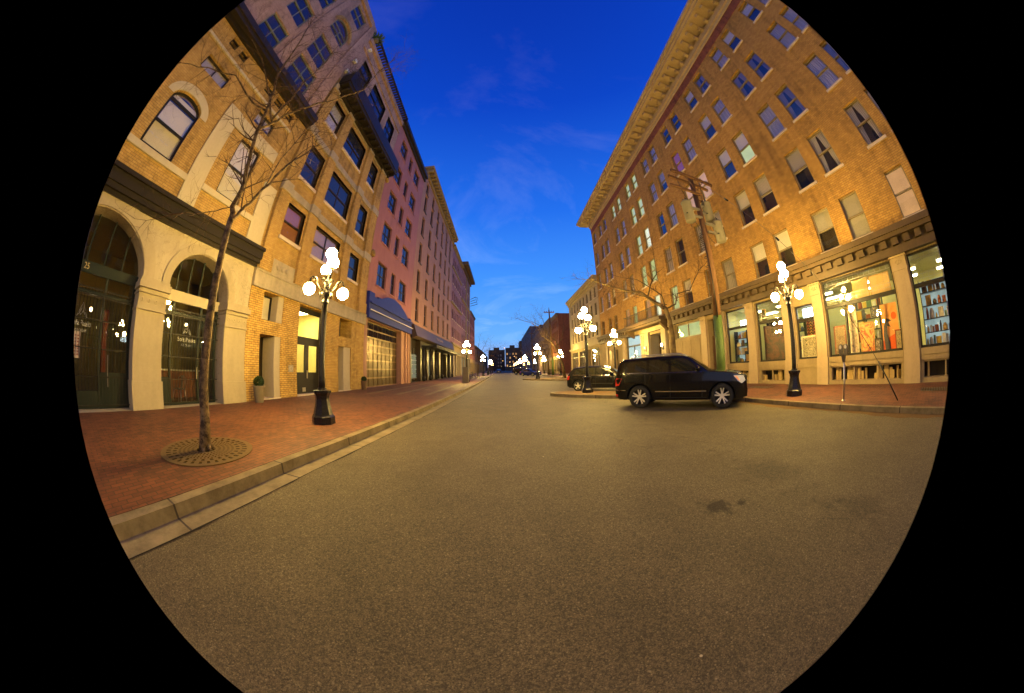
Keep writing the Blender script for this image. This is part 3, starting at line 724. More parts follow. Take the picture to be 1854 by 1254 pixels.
for u in (18.22, 21.0):
    mb = MB(); mb.box(-.22, -.27, -.06, .06, -.25, .25); mb.tube([(-.27, 0, -.15), (-.38, 0, -.2), (-.4, 0, -.02)], .018, 5); o = link('wall_sconce', mb.mesh('sconce', BLK), R.root, (0, u-R.uc, 2.75))
    mb = MB(); mb.lathe([(.0, -.0), (.07, .03), (.085, .12), (.06, .22), (0, .26)], 10, (-.4, 0, -.02)); link('lamp_shade', mb.mesh('shade', emit('sconce', (1., .74, .36), 28) if u < 20 else emit('sconce_dim', (1., .74, .36), 3)), o)
# balcony over the entrance
mb = MB(); R.fbox(mb, 17.5, 24.0, 0, .95, 4.72, 4.98); R.fbox(mb, 17.5, 24.0, 0, .8, 4.55, 4.72)
o = part('balcony', mb, BROWNS, R.root)
mb = MB()
for u in (17.7, 23.6):
    mb.face([R.P(u-.15, .0, 3.9), R.P(u-.15, .2, 4.0), R.P(u-.15, .9, 4.55), R.P(u-.15, 0, 4.55)]); mb.face([R.P(u+.15, .0, 3.9), R.P(u+.15, .2, 4.0), R.P(u+.15, .9, 4.55), R.P(u+.15, 0, 4.55)])
    mb.face([R.P(u-.15, 0, 3.9), R.P(u+.15, 0, 3.9), R.P(u+.15, .2, 4.0), R.P(u-.15, .2, 4.0)]); mb.face([R.P(u-.15, .2, 4.0), R.P(u+.15, .2, 4.0), R.P(u+.15, .9, 4.55), R.P(u-.15, .9, 4.55)])
linkp('bracket', mb, BROWNS, o)
mb = MB(); u = 17.6
while u < 23.95: R.fbox(mb, u-.01, u+.01, .86, .88, 4.98, 5.85); u += .13
for z in (5.1, 5.86): R.fbox(mb, 17.55, 23.95, .85, .89, z-.02, z+.02)
R.fbox(mb, 17.55, 17.59, 0, .88, 5.84, 5.88); R.fbox(mb, 23.9, 23.94, 0, .88, 5.84, 5.88)
link('railing', mb.mesh('railing', BLK), o)
# stone pilasters north part + second door
mb = MB(); R.fbox(mb, 27.62, 28.58, -.3, -.36, .15, 3.2); part('door', mb, DWOOD, R.root)
mb = MB(); R.fbox(mb, 26.3, 27.5, 0, .04, .4, 3.6); R.fbox(mb, 28.75, 30.3, 0, .04, .4, 3.6); R.fbox(mb, 28.95, 29.6, .04, .07, 1.6, 3.0); part('wall_panel', mb, BUFF, R.root)
mb = MB(); R.fbox(mb, 29.2, 29.9, .045, .09, 1.5, 3.2); part('notice_case', mb, BRONZE, R.root)
# ---- shop interior (a real room behind the glass)
def room(b, u0, u1, z0, z1, dep, wallm, name='shop_interior', floor=None):
    mb = MB(); d0 = -.31
    mb.face([b.P(u0, d0, z0), b.P(u1, d0, z0), b.P(u1, -dep, z0), b.P(u0, -dep, z0)], 1)
    mb.face([b.P(u0, d0, z1), b.P(u1, d0, z1), b.P(u1, -dep, z1), b.P(u0, -dep, z1)], 0)
    mb.face([b.P(u0, -dep, z0), b.P(u1, -dep, z0), b.P(u1, -dep, z1), b.P(u0, -dep, z1)], 0)
    for u in (u0, u1): mb.face([b.P(u, d0, z0), b.P(u, -dep, z0), b.P(u, -dep, z1), b.P(u, d0, z1)], 0)
    return link(name, mb.mesh(name, [wallm, floor or FLOORI], False), b.root)
room(R, -3.0, 11.6, .9, 4.17, 4.2, ROOM)
mb = MB(); R.fbox(mb, -2.9, 11.5, -.31, -.9, .9, 1.18); part('display_ledge', mb, FLOORI, R.root)
mb = MB(); mb2 = MB()
for u in (-1.5, .9, 3., 5.6, 8.0, 10.2):
    for d in (1.6, 3.1): R.fbox(mb, u-.6, u+.6, -d-.12, -d+.12, 3.9, 3.95); R.fbox(mb2, u-.65, u+.65, -d-.15, -d+.15, 3.95, 4.02)
part('ceiling_light', mb, TUBE, R.root); part('light_housing', mb2, WHITEP, R.root)
mb = MB(); R.fbox(mb, 5.7, 6.5, -.7, -.74, 2.95, 3.38); R.fbox(mb, 9.9, 11.3, -1.2, -1.25, 3.2, 3.6); part('light_box', mb, COOLT, R.root)
room(R, 22.0, 25.8, .9, 4.3, 3.5, LITC)
# pictures and goods in the shop windows: things of their own
def abstract(name, cols_, scale, seed, dist=2.):
    def f(g):
        p = g.pos(); q = g.n('ShaderNodeVectorMath', operation='ADD'); g.set(q.inputs[0], p); q.inputs[1].default_value = (seed*3.1, seed*1.7, seed)
        t = g.n('ShaderNodeTexNoise'); g.set(t.inputs[0], q.outputs[0]); t.inputs['Scale'].default_value = scale; t.inputs['Detail'].default_value = 5; t.inputs['Distortion'].default_value = dist
        n = len(cols_); c = g.ramp(t.outputs[0], [(.3+.4*k/(n-1), cols_[k]) for k in range(n)], 'LINEAR')
        return pbr(g, c, .4)
    return mat(name, f)
def picture(u, z, w_, h_, d, frm, art, label, tilt=0., fw_=.045, shape=None, group=None):
    t = thing('framed_picture', label, 'picture', (XR+d, u, z), 0, group)
    mb = MB(); mb.box(-.02, .02, -w_/2, -w_/2+fw_, 0, h_); mb.box(-.02, .02, w_/2-fw_, w_/2, 0, h_); mb.box(-.02, .02, -w_/2+fw_, w_/2-fw_, 0, fw_); mb.box(-.02, .02, -w_/2+fw_, w_/2-fw_, h_-fw_, h_)
    f_ = link('frame', mb.mesh('frame', frm), t); mb = MB(); mb.box(-.008, .01, -w_/2+fw_, w_/2-fw_, fw_, h_-fw_); link('canvas', mb.mesh('canvas', art), t)
    if shape: shape(t)
    t.rotation_euler = (0, tilt, 0); return t
GOLDF = plain('gilt_frame', (.42, .25, .07), .4, .4); REDF = plain('red_frame', (.30, .07, .03), .4); WHF = plain('cream_frame', (.70, .62, .42), .5)
ORANGE = plain('orange_poster', (.80, .36, .10), .6, var=.06); DORANGE = plain('deep_orange', (.75, .13, .02), .6, var=.05); GREYP = plain('grey_paint_figure', (.10, .09, .08), .6)
def heron(t):
    mb = MB(); mb.face([(-.012, -.40, .03), (-.012, .40-.0, .03), (-.012, .40, .35), (-.012, -.40, .62)]); link('orange_band', mb.mesh('band', DORANGE, False), t)
    mb = MB(); pl = [(.02, .05), (.28, .05), (.33, .55), (.30, .85), (.18, 1.05), (.05, 1.32), (.12, 1.12), (-.12, 1.02), (.06, .98), (-.05, .8), (.12, .86), (.14, .6), (.05, .3)]
    mb.face([(-.016, y, z) for y, z in pl]); link('painted_figure', mb.mesh('fig', GREYP, False), t)
    mb = MB(); mb.face([(-.0165, -.24+.13*cos(k*pi/10), 1.17+.13*sin(k*pi/10)) for k in range(20)]); link('painted_sun', mb.mesh('sun_disc', DORANGE, False), t)
picture(1.95, 1.22, .86, 1.62, .55, ORANGE, ORANGE, 'tall orange poster with a grey bird-like figure and red disc', 0, .02, heron)
picture(3.05, 1.22, .72, 1.1, .42, GOLDF, abstract('art_ochre', [(.55, .30, .05), (.62, .40, .10), (.45, .08, .02), (.12, .10, .07)], 3.2, 3), 'gold framed painting of a reddish shape on ochre in the large shop window')
picture(4.45, 1.22, .62, 1.15, .45, REDF, abstract('art_dark', [(.05, .04, .03), (.35, .25, .12), (.12, .06, .03), (.5, .4, .25)], 9, 5), 'dark painting in a red-brown frame, in the large shop window')
picture(3.78, 1.25, .45, 1.75, .62, WHF, abstract('art_pale', [(.55, .45, .30), (.45, .33, .25), (.15, .15, .10)], 4, 8), 'tall narrow pale picture standing behind the gold framed one')
picture(6.1, 1.22, 1.0, .95, .38, WHF, abstract('art_mono', [(.02, .02, .015), (.08, .07, .04), (.55, .46, .28), (.03, .03, .02), (.6, .5, .3)], 7, 9, 3.), 'monochrome picture in a broad cream frame filling the narrow shop window', 0, .07)
picture(8.32, 1.2, 1.35, 1.75, .45, BLK, abstract('art_black', [(.02, .015, .01), (.04, .025, .015), (.10, .03, .015), (.02, .02, .015)], 1.6, 12), 'very large dark picture leaning in the shop window behind the street lamp', 0, .03)
picture(2.15, 3.2, 1.05, .78, .8, GOLDF, plain('tan_paper', (.60, .42, .20), .7), 'tan canvas hung high behind the leaded glass above the orange poster', 0, .03)
picture(3.15, 3.2, .82, .78, .8, GOLDF, MATS['tan_paper'], 'tan canvas hung high behind the leaded glass beside the round lamp', 0, .03)
def moulding_samples(u, z, n, h_, label):
    t = thing('frame_sample_rack', label, 'rack', (XR+.75, u, z)); rr = random.Random(int(u*10))
    for k in range(n):
        mb = MB(); y = -.16*n/2+k*.17; x0 = rr.uniform(0, .1)
        for j in range(int(h_/.13)):
            zz = .05+j*.13; mb.add([(x0, y, zz), (x0, y+.075, zz+.08), (x0, y+.075, zz+.15), (x0, y, zz+.07)], [(0, 1, 2, 3)]); mb.add([(x0, y+.075, zz+.08), (x0, y+.15, zz), (x0, y+.15, zz+.07), (x0, y+.075, zz+.15)], [(0, 1, 2, 3)])
        mb.box(x0+.01, x0+.05, y, y+.15, 0, h_, 1)
        link('moulding_sample', mb.mesh('samples', [rr.choice([GOLDF, WHF, REDF, DGREEN]), BLK], False), t)
moulding_samples(6.15, 2.1, 5, .85, 'row of chevron corner samples standing above the monochrome picture')
moulding_samples(8.5, 2.75, 6, .5, 'row of chevron corner samples above the very large dark picture')
moulding_samples(7.62, 1.25, 1, 1.7, 'single tall column of chevron samples beside the very large dark picture')
GOODS = [plain('goods_%d' % k, c_, .6, var=.1) for k, c_ in enumerate([(.42, .26, .07), (.5, .42, .26), (.28, .08, .03), (.07, .075, .08), (.5, .32, .04), (.14, .09, .05), (.6, .55, .42), (.07, .12, .05)])]
GN = ['ochre', 'cream', 'rust', 'slate', 'yellow', 'brown', 'white', 'green']
def shelf(u, z, w_, n, dz, d, label, seed, m_=BLK, short='shelves'):
    short = {21: 'wide black shelves', 4: 'narrow black shelves', 9: 'low stand', 33: 'back shelves behind the orange poster', 35: 'back shelves behind the dark picture'}[seed]
    t = thing('display_shelf', label, 'shelf', (XR+d, u, z)); rr = random.Random(seed); H_ = n*dz
    if seed in (21, 4):
        mb = MB(); mb.box(.2, .22, -w_/2, w_/2, 0, H_); link('glow_back_panel', mb.mesh('glow_sheet', litm('added_glow_panel', (.55, .74, .70), .95, .5)), t)  # glowing sheet added for the cool brightness between the shelf rows
    mb = MB(); mb.box(-.18, .18, -w_/2, -w_/2+.03, 0, H_); mb.box(-.18, .18, w_/2-.03, w_/2, 0, H_); linkp('upright', mb, m_, t)
    for k in range(n):
        mb = MB(); mb.box(-.18, .18, -w_/2, w_/2, k*dz, k*dz+.025); link('shelf_board', mb.mesh('board', m_), t)
        y = -w_/2+.06; prev = None
        while y < w_/2-.12:
            wv = rr.uniform(.08, .30); hh = dz*rr.uniform(.35, .9); x0 = rr.uniform(-.15, 0)
            if y+wv < w_/2-.03:
                jar = rr.random() < .4; m2 = rr.choice(GOODS); mb = MB(); r = wv*.45; zb = k*dz+.026
                if jar: mb.lathe([(r*.9, 0), (r, .02), (r, hh*.7), (r*.6, hh*.82), (r*.6, hh), (0, hh)], 10)
                else: mb.box(-.06, .06, -r, r, 0, hh*.85); mb.box(-.064, .064, -r-.004, r+.004, hh*.85, hh)
                nm = GN[GOODS.index(m2)]+(' jar' if jar else ' box'); tn = ['lowest', 'second', 'third', 'fourth', 'top'][k] if n > 1 else 'only'
                thing('storage_jar' if jar else 'lidded_box', nm+', '+tn+' level, '+short+(', by '+prev if prev else ', first in row'), 'jar' if jar else 'box', (XR+d+x0, u+y+wv/2, z+zb), 0, ('jars' if jar else 'boxes')+' on the '+short, mb.mesh('goods', m2)); prev = nm
            y += wv+rr.uniform(.0, .05)
    return t
shelf(-1.0, 1.2, 2.6, 5, .42, .75, 'wide black shelves, in the end shop window past the last granite pillar', 21)
shelf(10.85, 1.2, 1.0, 4, .44, .7, 'narrow four tier black shelves, in the shop window beside the green pole', 4)
shelf(10.2, 1.2, .5, 1, .62, .55, 'low single tier stand, in the shop window beside the green pole', 9)
mb = MB(); mb.box(-.03, .03, -.09, .09, 0, 1.75)
t = thing('carved_panel', 'tall narrow red-brown carved panel beside the shelves near the green pole', 'panel', (XR+.6, 9.98, 1.25), 0, None, mb.mesh('carved', abstract('carved_red', [(.05, .02, .01), (.4, .12, .03), (.06, .02, .01), (.3, .08, .02)], 14, 2)))
shelf(3.6, 1.2, 2.2, 5, .46, 2.6, 'back shelves deep inside the large picture shop', 33)
shelf(7.8, 1.2, 2.4, 5, .46, 2.9, 'back shelves deep inside behind the very large dark picture', 35)
for k, (u, z, w_, h_, d, f_, cs, lb) in enumerate([(4.55, 2.45, .5, .62, 3.6, GOLDF, [(.3, .2, .1), (.05, .08, .12)], 'small gold framed picture high on the back wall, far end'), (3.9, 2.5, .4, .5, 3.7, WHF, [(.5, .4, .2), (.1, .12, .05)], 'small cream framed picture high on the back wall, by the gold one'), (2.75, 2.55, .55, .42, 1.6, BLK, [(.4, .3, .05), (.03, .05, .12)], 'dark framed yellow and blue picture hung mid shop above the gold framed painting'), (1.55, 1.2, .35, .7, .5, REDF, [(.1, .06, .03), (.4, .3, .15)], 'small red framed picture beside the tall orange poster'), (2.55, 1.2, .3, .5, .38, BLK, [(.5, .45, .35), (.15, .1, .06)], 'small black framed print leaning between the orange poster and the gold painting'), (8.9, 3.2, .3, .6, .5, GOLDF, [(.4, .1, .05), (.1, .2, .08)], 'narrow gold framed picture above the very large dark picture')]):
    picture(u, z, w_, h_, d, f_, abstract('art_small_%d' % k, cs+[(.02, .02, .02)], 8, 30+k), lb)
# round pendant lamp in the picture shop
t = thing('pendant_lamp', 'small white oval pendant lamp behind the large leaded shop window', 'lamp', (XR+1.1, 4.0, 3.45)); mb = MB(); mb.lathe([(0, -.12), (.09, -.08), (.12, 0), (.09, .08), (0, .12)], 14); link('lamp_shade', mb.mesh('shade2', emit('pendant', (1, .95, .75), 5)), t)
mb = MB(); mb.tube([(0, 0, .12), (0, 0, .7)], .008, 5); link('cord', mb.mesh('cord', BLK), t)

# ================================================================== RIGHT: the rest of the row
def simple_bld(name, label, s, u0, u1, h, wallm, rows_, cols_, ww, fm, front=0., sillm=None, corn=None, groundm=None, gz=0, gopen=(), lit=(), glass=None, cover=None, rise=0, depth=12, rnd=0, side_lit=False):
    b = Bld(name, label, s, u0, u1, h, depth, front); hs = []
    for (z0, z1) in rows_:
        for u in cols_: hs.append((u-ww/2, u+ww/2, z0, z1, rise))
    mb = MB(); b.wall(mb, u0, u1, gz, h, hs, .3, 0, 1)
    if gz: b.wall(mb, u0, u1, 0, gz, [(*q, 0, False, .5) for q in gopen], .3, 3, 1)
    b.shell(mb, 0, 2); part('wall', mb, [wallm, DARK, ROOF, groundm or wallm], b.root)
    rr = random.Random(rnd+int(u0))
    for ri, (z0, z1) in enumerate(rows_):
        for ci, u in enumerate(cols_):
            cv = ('lit', LITO, 1) if (ri, ci) in lit else (cover if cover and rr.random() < .5 else None)
            window(b, u-ww/2, u+ww/2, z0, z1, fm, cv, sill=sillm, glass=glass or (GLASS if s < 0 else FARGLASS if not cv else GLASS), rise=rise, fd=.14)
    if corn: cornice(b, 'cornice', u0, u1, corn, corn_m.get(name, BROWNS))
    return b
corn_m = {}
corn_m['cream_building'] = CREAM
def cornz(h, o=.5, m_=.7): return [(0, o*.35, h-m_, h-m_*.6), (0, o*.7, h-m_*.6, h-m_*.3), (-.3, o, h-m_*.3, h+.05)]
CR = simple_bld('cream_building', 'four storey cream stone building joined to the far end of the gold brick hotel', -1, 32.8, 48.8, 13.4, CREAM, [(5.5, 7.3), (8.2, 9.9), (10.6, 12.1)], [34.1+1.8*k for k in range(8)], .78, DWOOD, sillm=SILL, corn=cornz(13.4, .6, .9), groundm=BUFF, gz=4.6,
    gopen=[(33.6, 36.6, .9, 3.9), (37.2, 38.6, .15, 3.9), (39.4, 43.0, .9, 3.9), (43.8, 47.6, .9, 3.9)], lit=[(2, 6)])
mb = MB()
for (a, c_) in [(33.6, 36.6), (39.4, 43.0), (43.8, 47.6)]:
    for k in range(6): q = a+(c_-a)*k/5; CR.fbox(mb, q-.06, q+.06, -.04, -.14, .9, 3.9)
    CR.fbox(mb, a, c_, -.04, -.14, 3.0, 3.12); CR.fbox(mb, a, c_, -.04, -.14, .9, 1.0)
o = linkp('shop_front', mb, DWOOD, CR.root)
mb = MB()
for (a, c_) in [(33.6, 36.6), (39.4, 43.0), (43.8, 47.6)]: CR.fbox(mb, a, c_, -.09, -.1, .95, 3.88)
link('pane', mb.mesh('pane', SGLASS), o)
mb = MB()
for (a, c_) in [(33.9, 34.6), (35.2, 36.0), (40.0, 40.9), (41.6, 42.2), (44.2, 45.), (46.1, 47)]: CR.fbox(mb, a, c_, -.4, -.44, 1.3, 2.9)
part('lit_room', mb, LITO, CR.root)
mb = MB(); CR.fbox(mb, 32.85, 48.8, 0, .25, 4.3, 4.62); part('shop_cornice', mb, CREAM, CR.root)
simple_bld('dark_red_building', 'dark red brick building with a tall blank side wall beyond the open yard', -1, 59, 67.5, 13.6, DRB, [(4.9, 6.9), (7.9, 9.9), (10.7, 12.2)], [60.5+1.5*k for k in range(5)], .8, DWOOD, corn=cornz(13.6, .5, .6), groundm=BUFF, gz=4.2, gopen=[(59.6, 62.6, .6, 3.4), (63.4, 66.8, .6, 3.4)], depth=14)
simple_bld('brown_building', 'brown brick building standing just beyond the dark red one', -1, 67.6, 86, 14.2, brick('brown_brick', (.20, .12, .07), (.15, .09, .05), (.12, .09, .06)), [(4.9, 6.9), (7.9, 9.9), (10.9, 12.6)], [69+1.9*k for k in range(9)], .9, DWOOD, corn=cornz(14.2, .5, .6), groundm=BUFF, gz=4.2, gopen=[(68.5+4.5*k, 72+4.5*k, .6, 3.4) for k in range(4)], lit=[(0, 2), (1, 5)])
simple_bld('grey_brown_building', 'dull grey-brown building with plain parapet, third beyond the open yard', -1, 86.1, 118, 15.4, brick('greybrown_brick', (.2, .14, .11), (.16, .11, .09), (.12, .09, .08)), [(4.9, 6.9), (8.4, 10.4), (11.7, 13.6)], [88+2.8*k for k in range(11)], 1., DWOOD, corn=cornz(15.4, .4, .6), lit=[(0, 1), (0, 5), (1, 8)])
simple_bld('slate_building', 'tall slate coloured block furthest along the right side of the street', -1, 118.1, 175, 20., plain('slate_wall', (.10, .09, .10), .8), [(4.9, 6.9), (8.4, 10.4), (11.7, 13.6), (15, 17)], [121+4.5*k for k in range(12)], 1.4, DWOOD, corn=cornz(20., .4, .6), lit=[(1, 1), (2, 5), (0, 8)])
# buildings closing the far end of the street
rr = random.Random(9)
for (x0, x1, y, h, lb, cl) in [(-34, -14, 232, 13, 'low dark block closing the far end of the street, left', (.09, .06, .035)), (-13.5, 2, 262, 20, 'dark flat roofed block closing the far end of the street, centre', (.09, .06, .036)), (2.5, 15, 238, 20, 'dark block with the most lit windows closing the far end of the street', (.09, .06, .04)), (15.5, 34, 248, 27, 'tallest dark block at the far end of the street, right', (.05, .05, .065))]:
    t = thing('distant_building', lb, 'building', ((x0+x1)/2, y, 0)); hw = (x1-x0)/2
    mb = MB(); mb.box(-hw, hw, 0, 18, 0, h); mb.box(-hw*.4, hw*.3, 3, 10, h, h+2.5); link('wall', mb.mesh('wall', plain('distant_wall', cl, .8)), t)
    if 'dw' not in WC:
        mb = MB(); mb.box(-.55, .55, -.08, -.02, 0, 1.7); WC['dw'] = mb.mesh('window', FARGLASS)
        for k, m_ in (('dl', LITG), ('do', LITO)): q = WC['dw'].copy(); q.materials[0] = m_; WC[k] = q
    nx = int(hw*2/2.6)
    for i in range(nx):
        for j in range(int(h/3.4)-1):
            r_ = rr.random(); k = 'do' if r_ < (.22 if 2 < x0 < 4 else .06) else 'dw'
            link('window' if k == 'dw' else 'lit_window', WC[k], t, (-hw+1.3+i*2.6, 0, 3.6+j*3.4))
# ================================================================== LEFT A: stone arches below, yellow brick above
A = Bld('arched_building', 'tall yellow brick building standing on big cream stone arches with a dark street cornice', 1, -7.5, 6.86, 13.5, 12)
mb = MB()
arches = [(-1.42, 2.08, .15, 4.93, 1.32, True, .75), (3.17, 5.77, .15, 4.86, 1.22, True, .75), (-6.0, -2.6, .15, 4.93, 1.32, True, .75)]
A.wall(mb, A.u0, A.u1, 0, 5.3, arches, .75, 0, 1)
upw = [(0.0, 1.58, 6.97, 9.28, .42), (3.86, 5.12, 7.06, 9.6), (-4.6, -3.0, 7.0, 9.28, .42), (0.0, 1.6, 10.42, 11.1), (3.86, 5.05, 10.55, 11.3), (-2.2, -1.0, 10.35, 11.0), (3.3, 3.85, 12.1, 12.6), (4.2, 4.75, 12.1, 12.6), (5.2, 5.75, 12.1, 12.6), (1.0, 1.5, 12.1, 12.6), (.2, .7, 12.1, 12.6)]
A.wall(mb, A.u0, A.u1, 5.3, 13.5, upw, .35, 1, 2)
A.shell(mb, 1, 3); part('wall', mb, [CREAMV, YB, DARK, ROOF], A.root)
# piers: smooth stone faces with plinth and moulded impost
for (a, c_) in [(2.085, 3.165), (5.775, 6.85), (-2.59, -1.43)]:
    mb = MB()
    A.fbox(mb, a-.04, c_+.03, -.76, .10, .15, .90); A.fbox(mb, a, c_, -.755, .035, .90, 2.78)
    A.fbox(mb, a-.03, c_+.02, -.76, .10, 2.76, 2.83); A.fbox(mb, a, c_, -.755, .05, 2.83, 3.20); A.fbox(mb, a-.04, c_+.03, -.76, .12, 3.20, 3.26); A.fbox(mb, a-.01, c_+.01, -.76, .07, 3.26, 3.33); A.fbox(mb, a-.07, c_+.06, -.76, .19, 3.33, 3.52); A.fbox(mb, a-.02, c_+.02, -.76, .08, 3.52, 3.62)
    o = part('stone_pier', mb, CREAM, A.root); n = 4
    for k in range(n):
        q = a+.14+(c_-a-.28)*k/(n-1); m2 = MB(); m2.lathe([(0, 0), (.035, 0), (.055, .012), (.06, .03), (.045, .03), (.03, .018), (0, .02)], 14, (.04, q-A.uc, 3.02), axis='x'); link('rosette', m2.mesh('rosette', CREAM), o)
# archivolt rings
def ring(b, m_, hw, zs, rise, wd, mt, nm='arch_moulding', pr=.05):
    mb = MB(); n = 24; pr_ = None
    for k in range(n+1):
        q = pi*k/n; i_ = (m_-hw*cos(q), zs+rise*sin(q)); o_ = (m_-(hw+wd)*cos(q), zs+(rise+wd)*sin(q))
        if pr_:
            (pi_, po) = pr_
            v = [b.P(*p) for p in [(pi_[0], pr, pi_[1]), (i_[0], pr, i_[1]), (o_[0], pr, o_[1]), (po[0], pr, po[1]), (pi_[0], -.02, pi_[1]), (i_[0], -.02, i_[1]), (o_[0], -.02, o_[1]), (po[0], -.02, po[1])]]
            mb.add(v, [(0, 1, 2, 3), (3, 2, 6, 7), (0, 4, 5, 1)])
        pr_ = (i_, o_)
    return part(nm, mb, mt, b.root)
ring(A, .33, 1.77, 3.61, 1.35, .42, CREAM); ring(A, 4.47, 1.32, 3.64, 1.24, .30, CREAM)
mb = MB(); A.fbox(mb, A.u0, 6.9, 0, .12, 5.22, 5.34); A.fbox(mb, A.u0, 6.93, 0, .24, 5.34, 5.5); A.fbox(mb, A.u0, 6.96, 0, .30, 5.5, 5.82); A.fbox(mb, A.u0, 6.98, -.02, .40, 5.82, 5.94); part('street_cornice', mb, DCORN, A.root)
LIME = stone('limestone_trim', (.50, .43, .29), var=.08)
mb = MB(); A.fbox(mb, 2.42, 3.2, 0, .07, 5.95, 10.3); A.fbox(mb, 6.0, 6.84, 0, .07, 5.95, 8.7); A.fbox(mb, -2.2, -1.4, 0, .07, 5.95, 10.3); part('pilaster', mb, LIME, A.root)
mb = MB(); A.fbox(mb, 6.0, 6.84, 0, .06, 8.701, 12.7); A.fbox(mb, -1.4, 0-.3, 0, .02, 5.95, 6.6); part('brick_pilaster', mb, YB, A.root)
mb = MB(); A.fbox(mb, -1.4, 2.415, 0, .09, 6.72, 6.93); A.fbox(mb, 3.205, 5.99, 0, .09, 6.80, 7.02); A.fbox(mb, 3.205, 5.99, 0, .05, 9.66, 10.25); A.fbox(mb, -1.2, 5.99, 0, .08, 11.6, 11.72)
part('stone_band', mb, LIME, A.root)
for m_, hw in ((.79, .80),): ring(A, m_, hw, 8.86, .44, .34, LIME, 'window_arch', .045)
window(A, 0, 1.58, 6.97, 9.28, BLK, None, rise=.42, fr=.08, fd=.1)
mb = MB(); A.fbox(mb, .1, 1.48, -.22, -.24, 7.05, 8.75); A.fbox(mb, .1, 1.48, -.22, -.24, 8.86, 9.1); part('blind', mb, BLIND, A.root)
window(A, 3.86, 5.12, 7.06, 9.6, BLK, ('blind', BLIND, .97), fr=.075, fd=.1)
window(A, 0, 1.6, 10.42, 11.1, BLK, ('blind', BLINDG, .9), rail=False, mull=1); window(A, 3.86, 5.05, 10.55, 11.3, BLK, ('blind', BLINDG, .6), rail=False, mull=1)
window(A, -2.2, -1.0, 10.35, 11.0, BLK, ('lit', LITC, 1), rail=False, mull=1); window(A, -4.6, -3.0, 7.0, 9.28, BLK, None, rise=.42, fr=.08)
for h_ in upw[6:]: window(A, h_[0], h_[1], h_[2], h_[3], BLK, None, rail=False, fr=.05)
mb = MB(); A.fbox(mb, A.u0, 6.86, 0, .16, 12.7, 12.9); A.fbox(mb, A.u0, 6.9, -.4, .42, 12.9, 13.1); A.fbox(mb, A.u0, 6.93, -.5, .5, 13.1, 13.42); part('roof_cornice', mb, DCORN, A.root)
# brick storeys above the cornice, set as one wall
TOPW = [(.4, 2.1, 13.95, 15.7), (3.5, 5.5, 13.95, 15.9), (.4, 2.1, 16.6, 18.6), (3.5, 5.3, 16.4, 18.6), (3.4, 5.4, 19.6, 21.7, 1.), (.4, 2.1, 19.6, 21.6), (3.5, 5.4, 22.9, 24.8), (.4, 2.1, 22.9, 24.8), (-3, -1.2, 13.95, 15.7), (-3, -1.2, 16.6, 18.6), (-3, -1.2, 19.6, 21.6)]
mb = MB(); A.wall(mb, A.u0, A.u1, 13.5, 25.6, TOPW, .35, 0, 1, d=-.02); A.fbox(mb, A.u0, A.u1, -12, -.36-.1, 13.5, 25.6, 1)
A.fbox(mb, A.u0, A.u1, -.46, -.02, 25.6, 25.62, 0); A.fbox(mb, 6.0, 6.84, -.02, .12, 13.5, 25.9); A.fbox(mb, 2.5, 3.0, -.02, .08, 13.5, 25.2); A.fbox(mb, A.u0, 6.0, -.02, .16, 25.2, 25.9)
part('upper_wall', mb, [PB, DARK], A.root)
for h_ in TOPW: window(A, h_[0], h_[1], h_[2], h_[3], GREYG, None, rise=(h_[4] if len(h_) > 4 else 0), mull=1, fr=.09, fd=.08, glass=FARGLASS, d=-.02)
ring(A, 4.4, 1.02, 20.7, 1.02, .28, YB, 'window_arch', .05)
# storefronts inside the arches
def front_arch(m_, hw, zs, rise, dd, fm, band, bandm, doors, bt=None):
    mb = MB()
    A.fbox(mb, m_-hw, m_+hw, -dd-.02, -dd+.06, band[0], band[1], 1)
    A.fbox(mb, m_-hw, m_-hw+.1, -dd-.08, -dd+.02, .15, band[0]); A.fbox(mb, m_+hw-.1, m_+hw, -dd-.08, -dd+.02, .15, band[0])
    n = 5
    for k in range(1, n):
        q = m_-hw+2*hw*k/n; zz = zs+rise*sqrt(max(0, 1-((q-m_)/hw)**2)); A.fbox(mb, q-.025, q+.025, -dd-.04, -dd+.02, band[1], zz)
    A.fbox(mb, m_-hw, m_+hw, -dd-.06, -dd+.02, 2.92, 3.0)
    for q in doors: A.fbox(mb, q-.045, q+.045, -dd-.07, -dd+.03, .15, band[0])
    A.fbox(mb, m_-hw, m_+hw, -dd-.06, -dd+.0, .15, .24)
    return part('shopfront_frame', mb, [fm, bandm], A.root)
f1 = front_arch(.33, 1.75, 3.61, 1.32, .62, DGREEN, (3.40, 3.68), DGREEN, [-.42, .95])
f2 = front_arch(4.47, 1.30, 3.64, 1.22, .62, DGREEN, (3.30, 3.64), LIME, [3.72, 4.95])
mb = MB(); A.fbox(mb, 1.0, 1.98, -.60, -.66, .24, 1.06); A.fbox(mb, -.38, .9, -.60, -.66, .24, .6); A.fbox(mb, 3.2, 3.67, -.6, -.66, .24, 1.0); linkp('kick_panel', mb, DGREEN, f1)
for (a, c_, o_, rise, zs, m_, hw) in [(-1.4, 2.06, f1, 1.3, 3.61, .33, 1.73), (3.19, 5.75, f2, 1.2, 3.64, 4.47, 1.28)]:
    mb = MB(); n = 20; pl = [(a, .2), (c_, .2)]+[(m_+hw*cos(pi*k/n), zs+rise*sin(pi*k/n)) for k in range(n+1)]
    mb.face([A.P(u, -.65, z) for u, z in pl]); mb.face([A.P(u, -.657, z) for u, z in pl][::-1]); link('pane', mb.mesh('pane', SGLASS), o_)
mb = MB(); A.fbox(mb, 1.25, 1.28, -.5, -.46, .7, 1.5); A.fbox(mb, 4.86, 4.88, -.55, -.5, .95, 1.35); linkp('door_handle', mb, STEEL, f1)
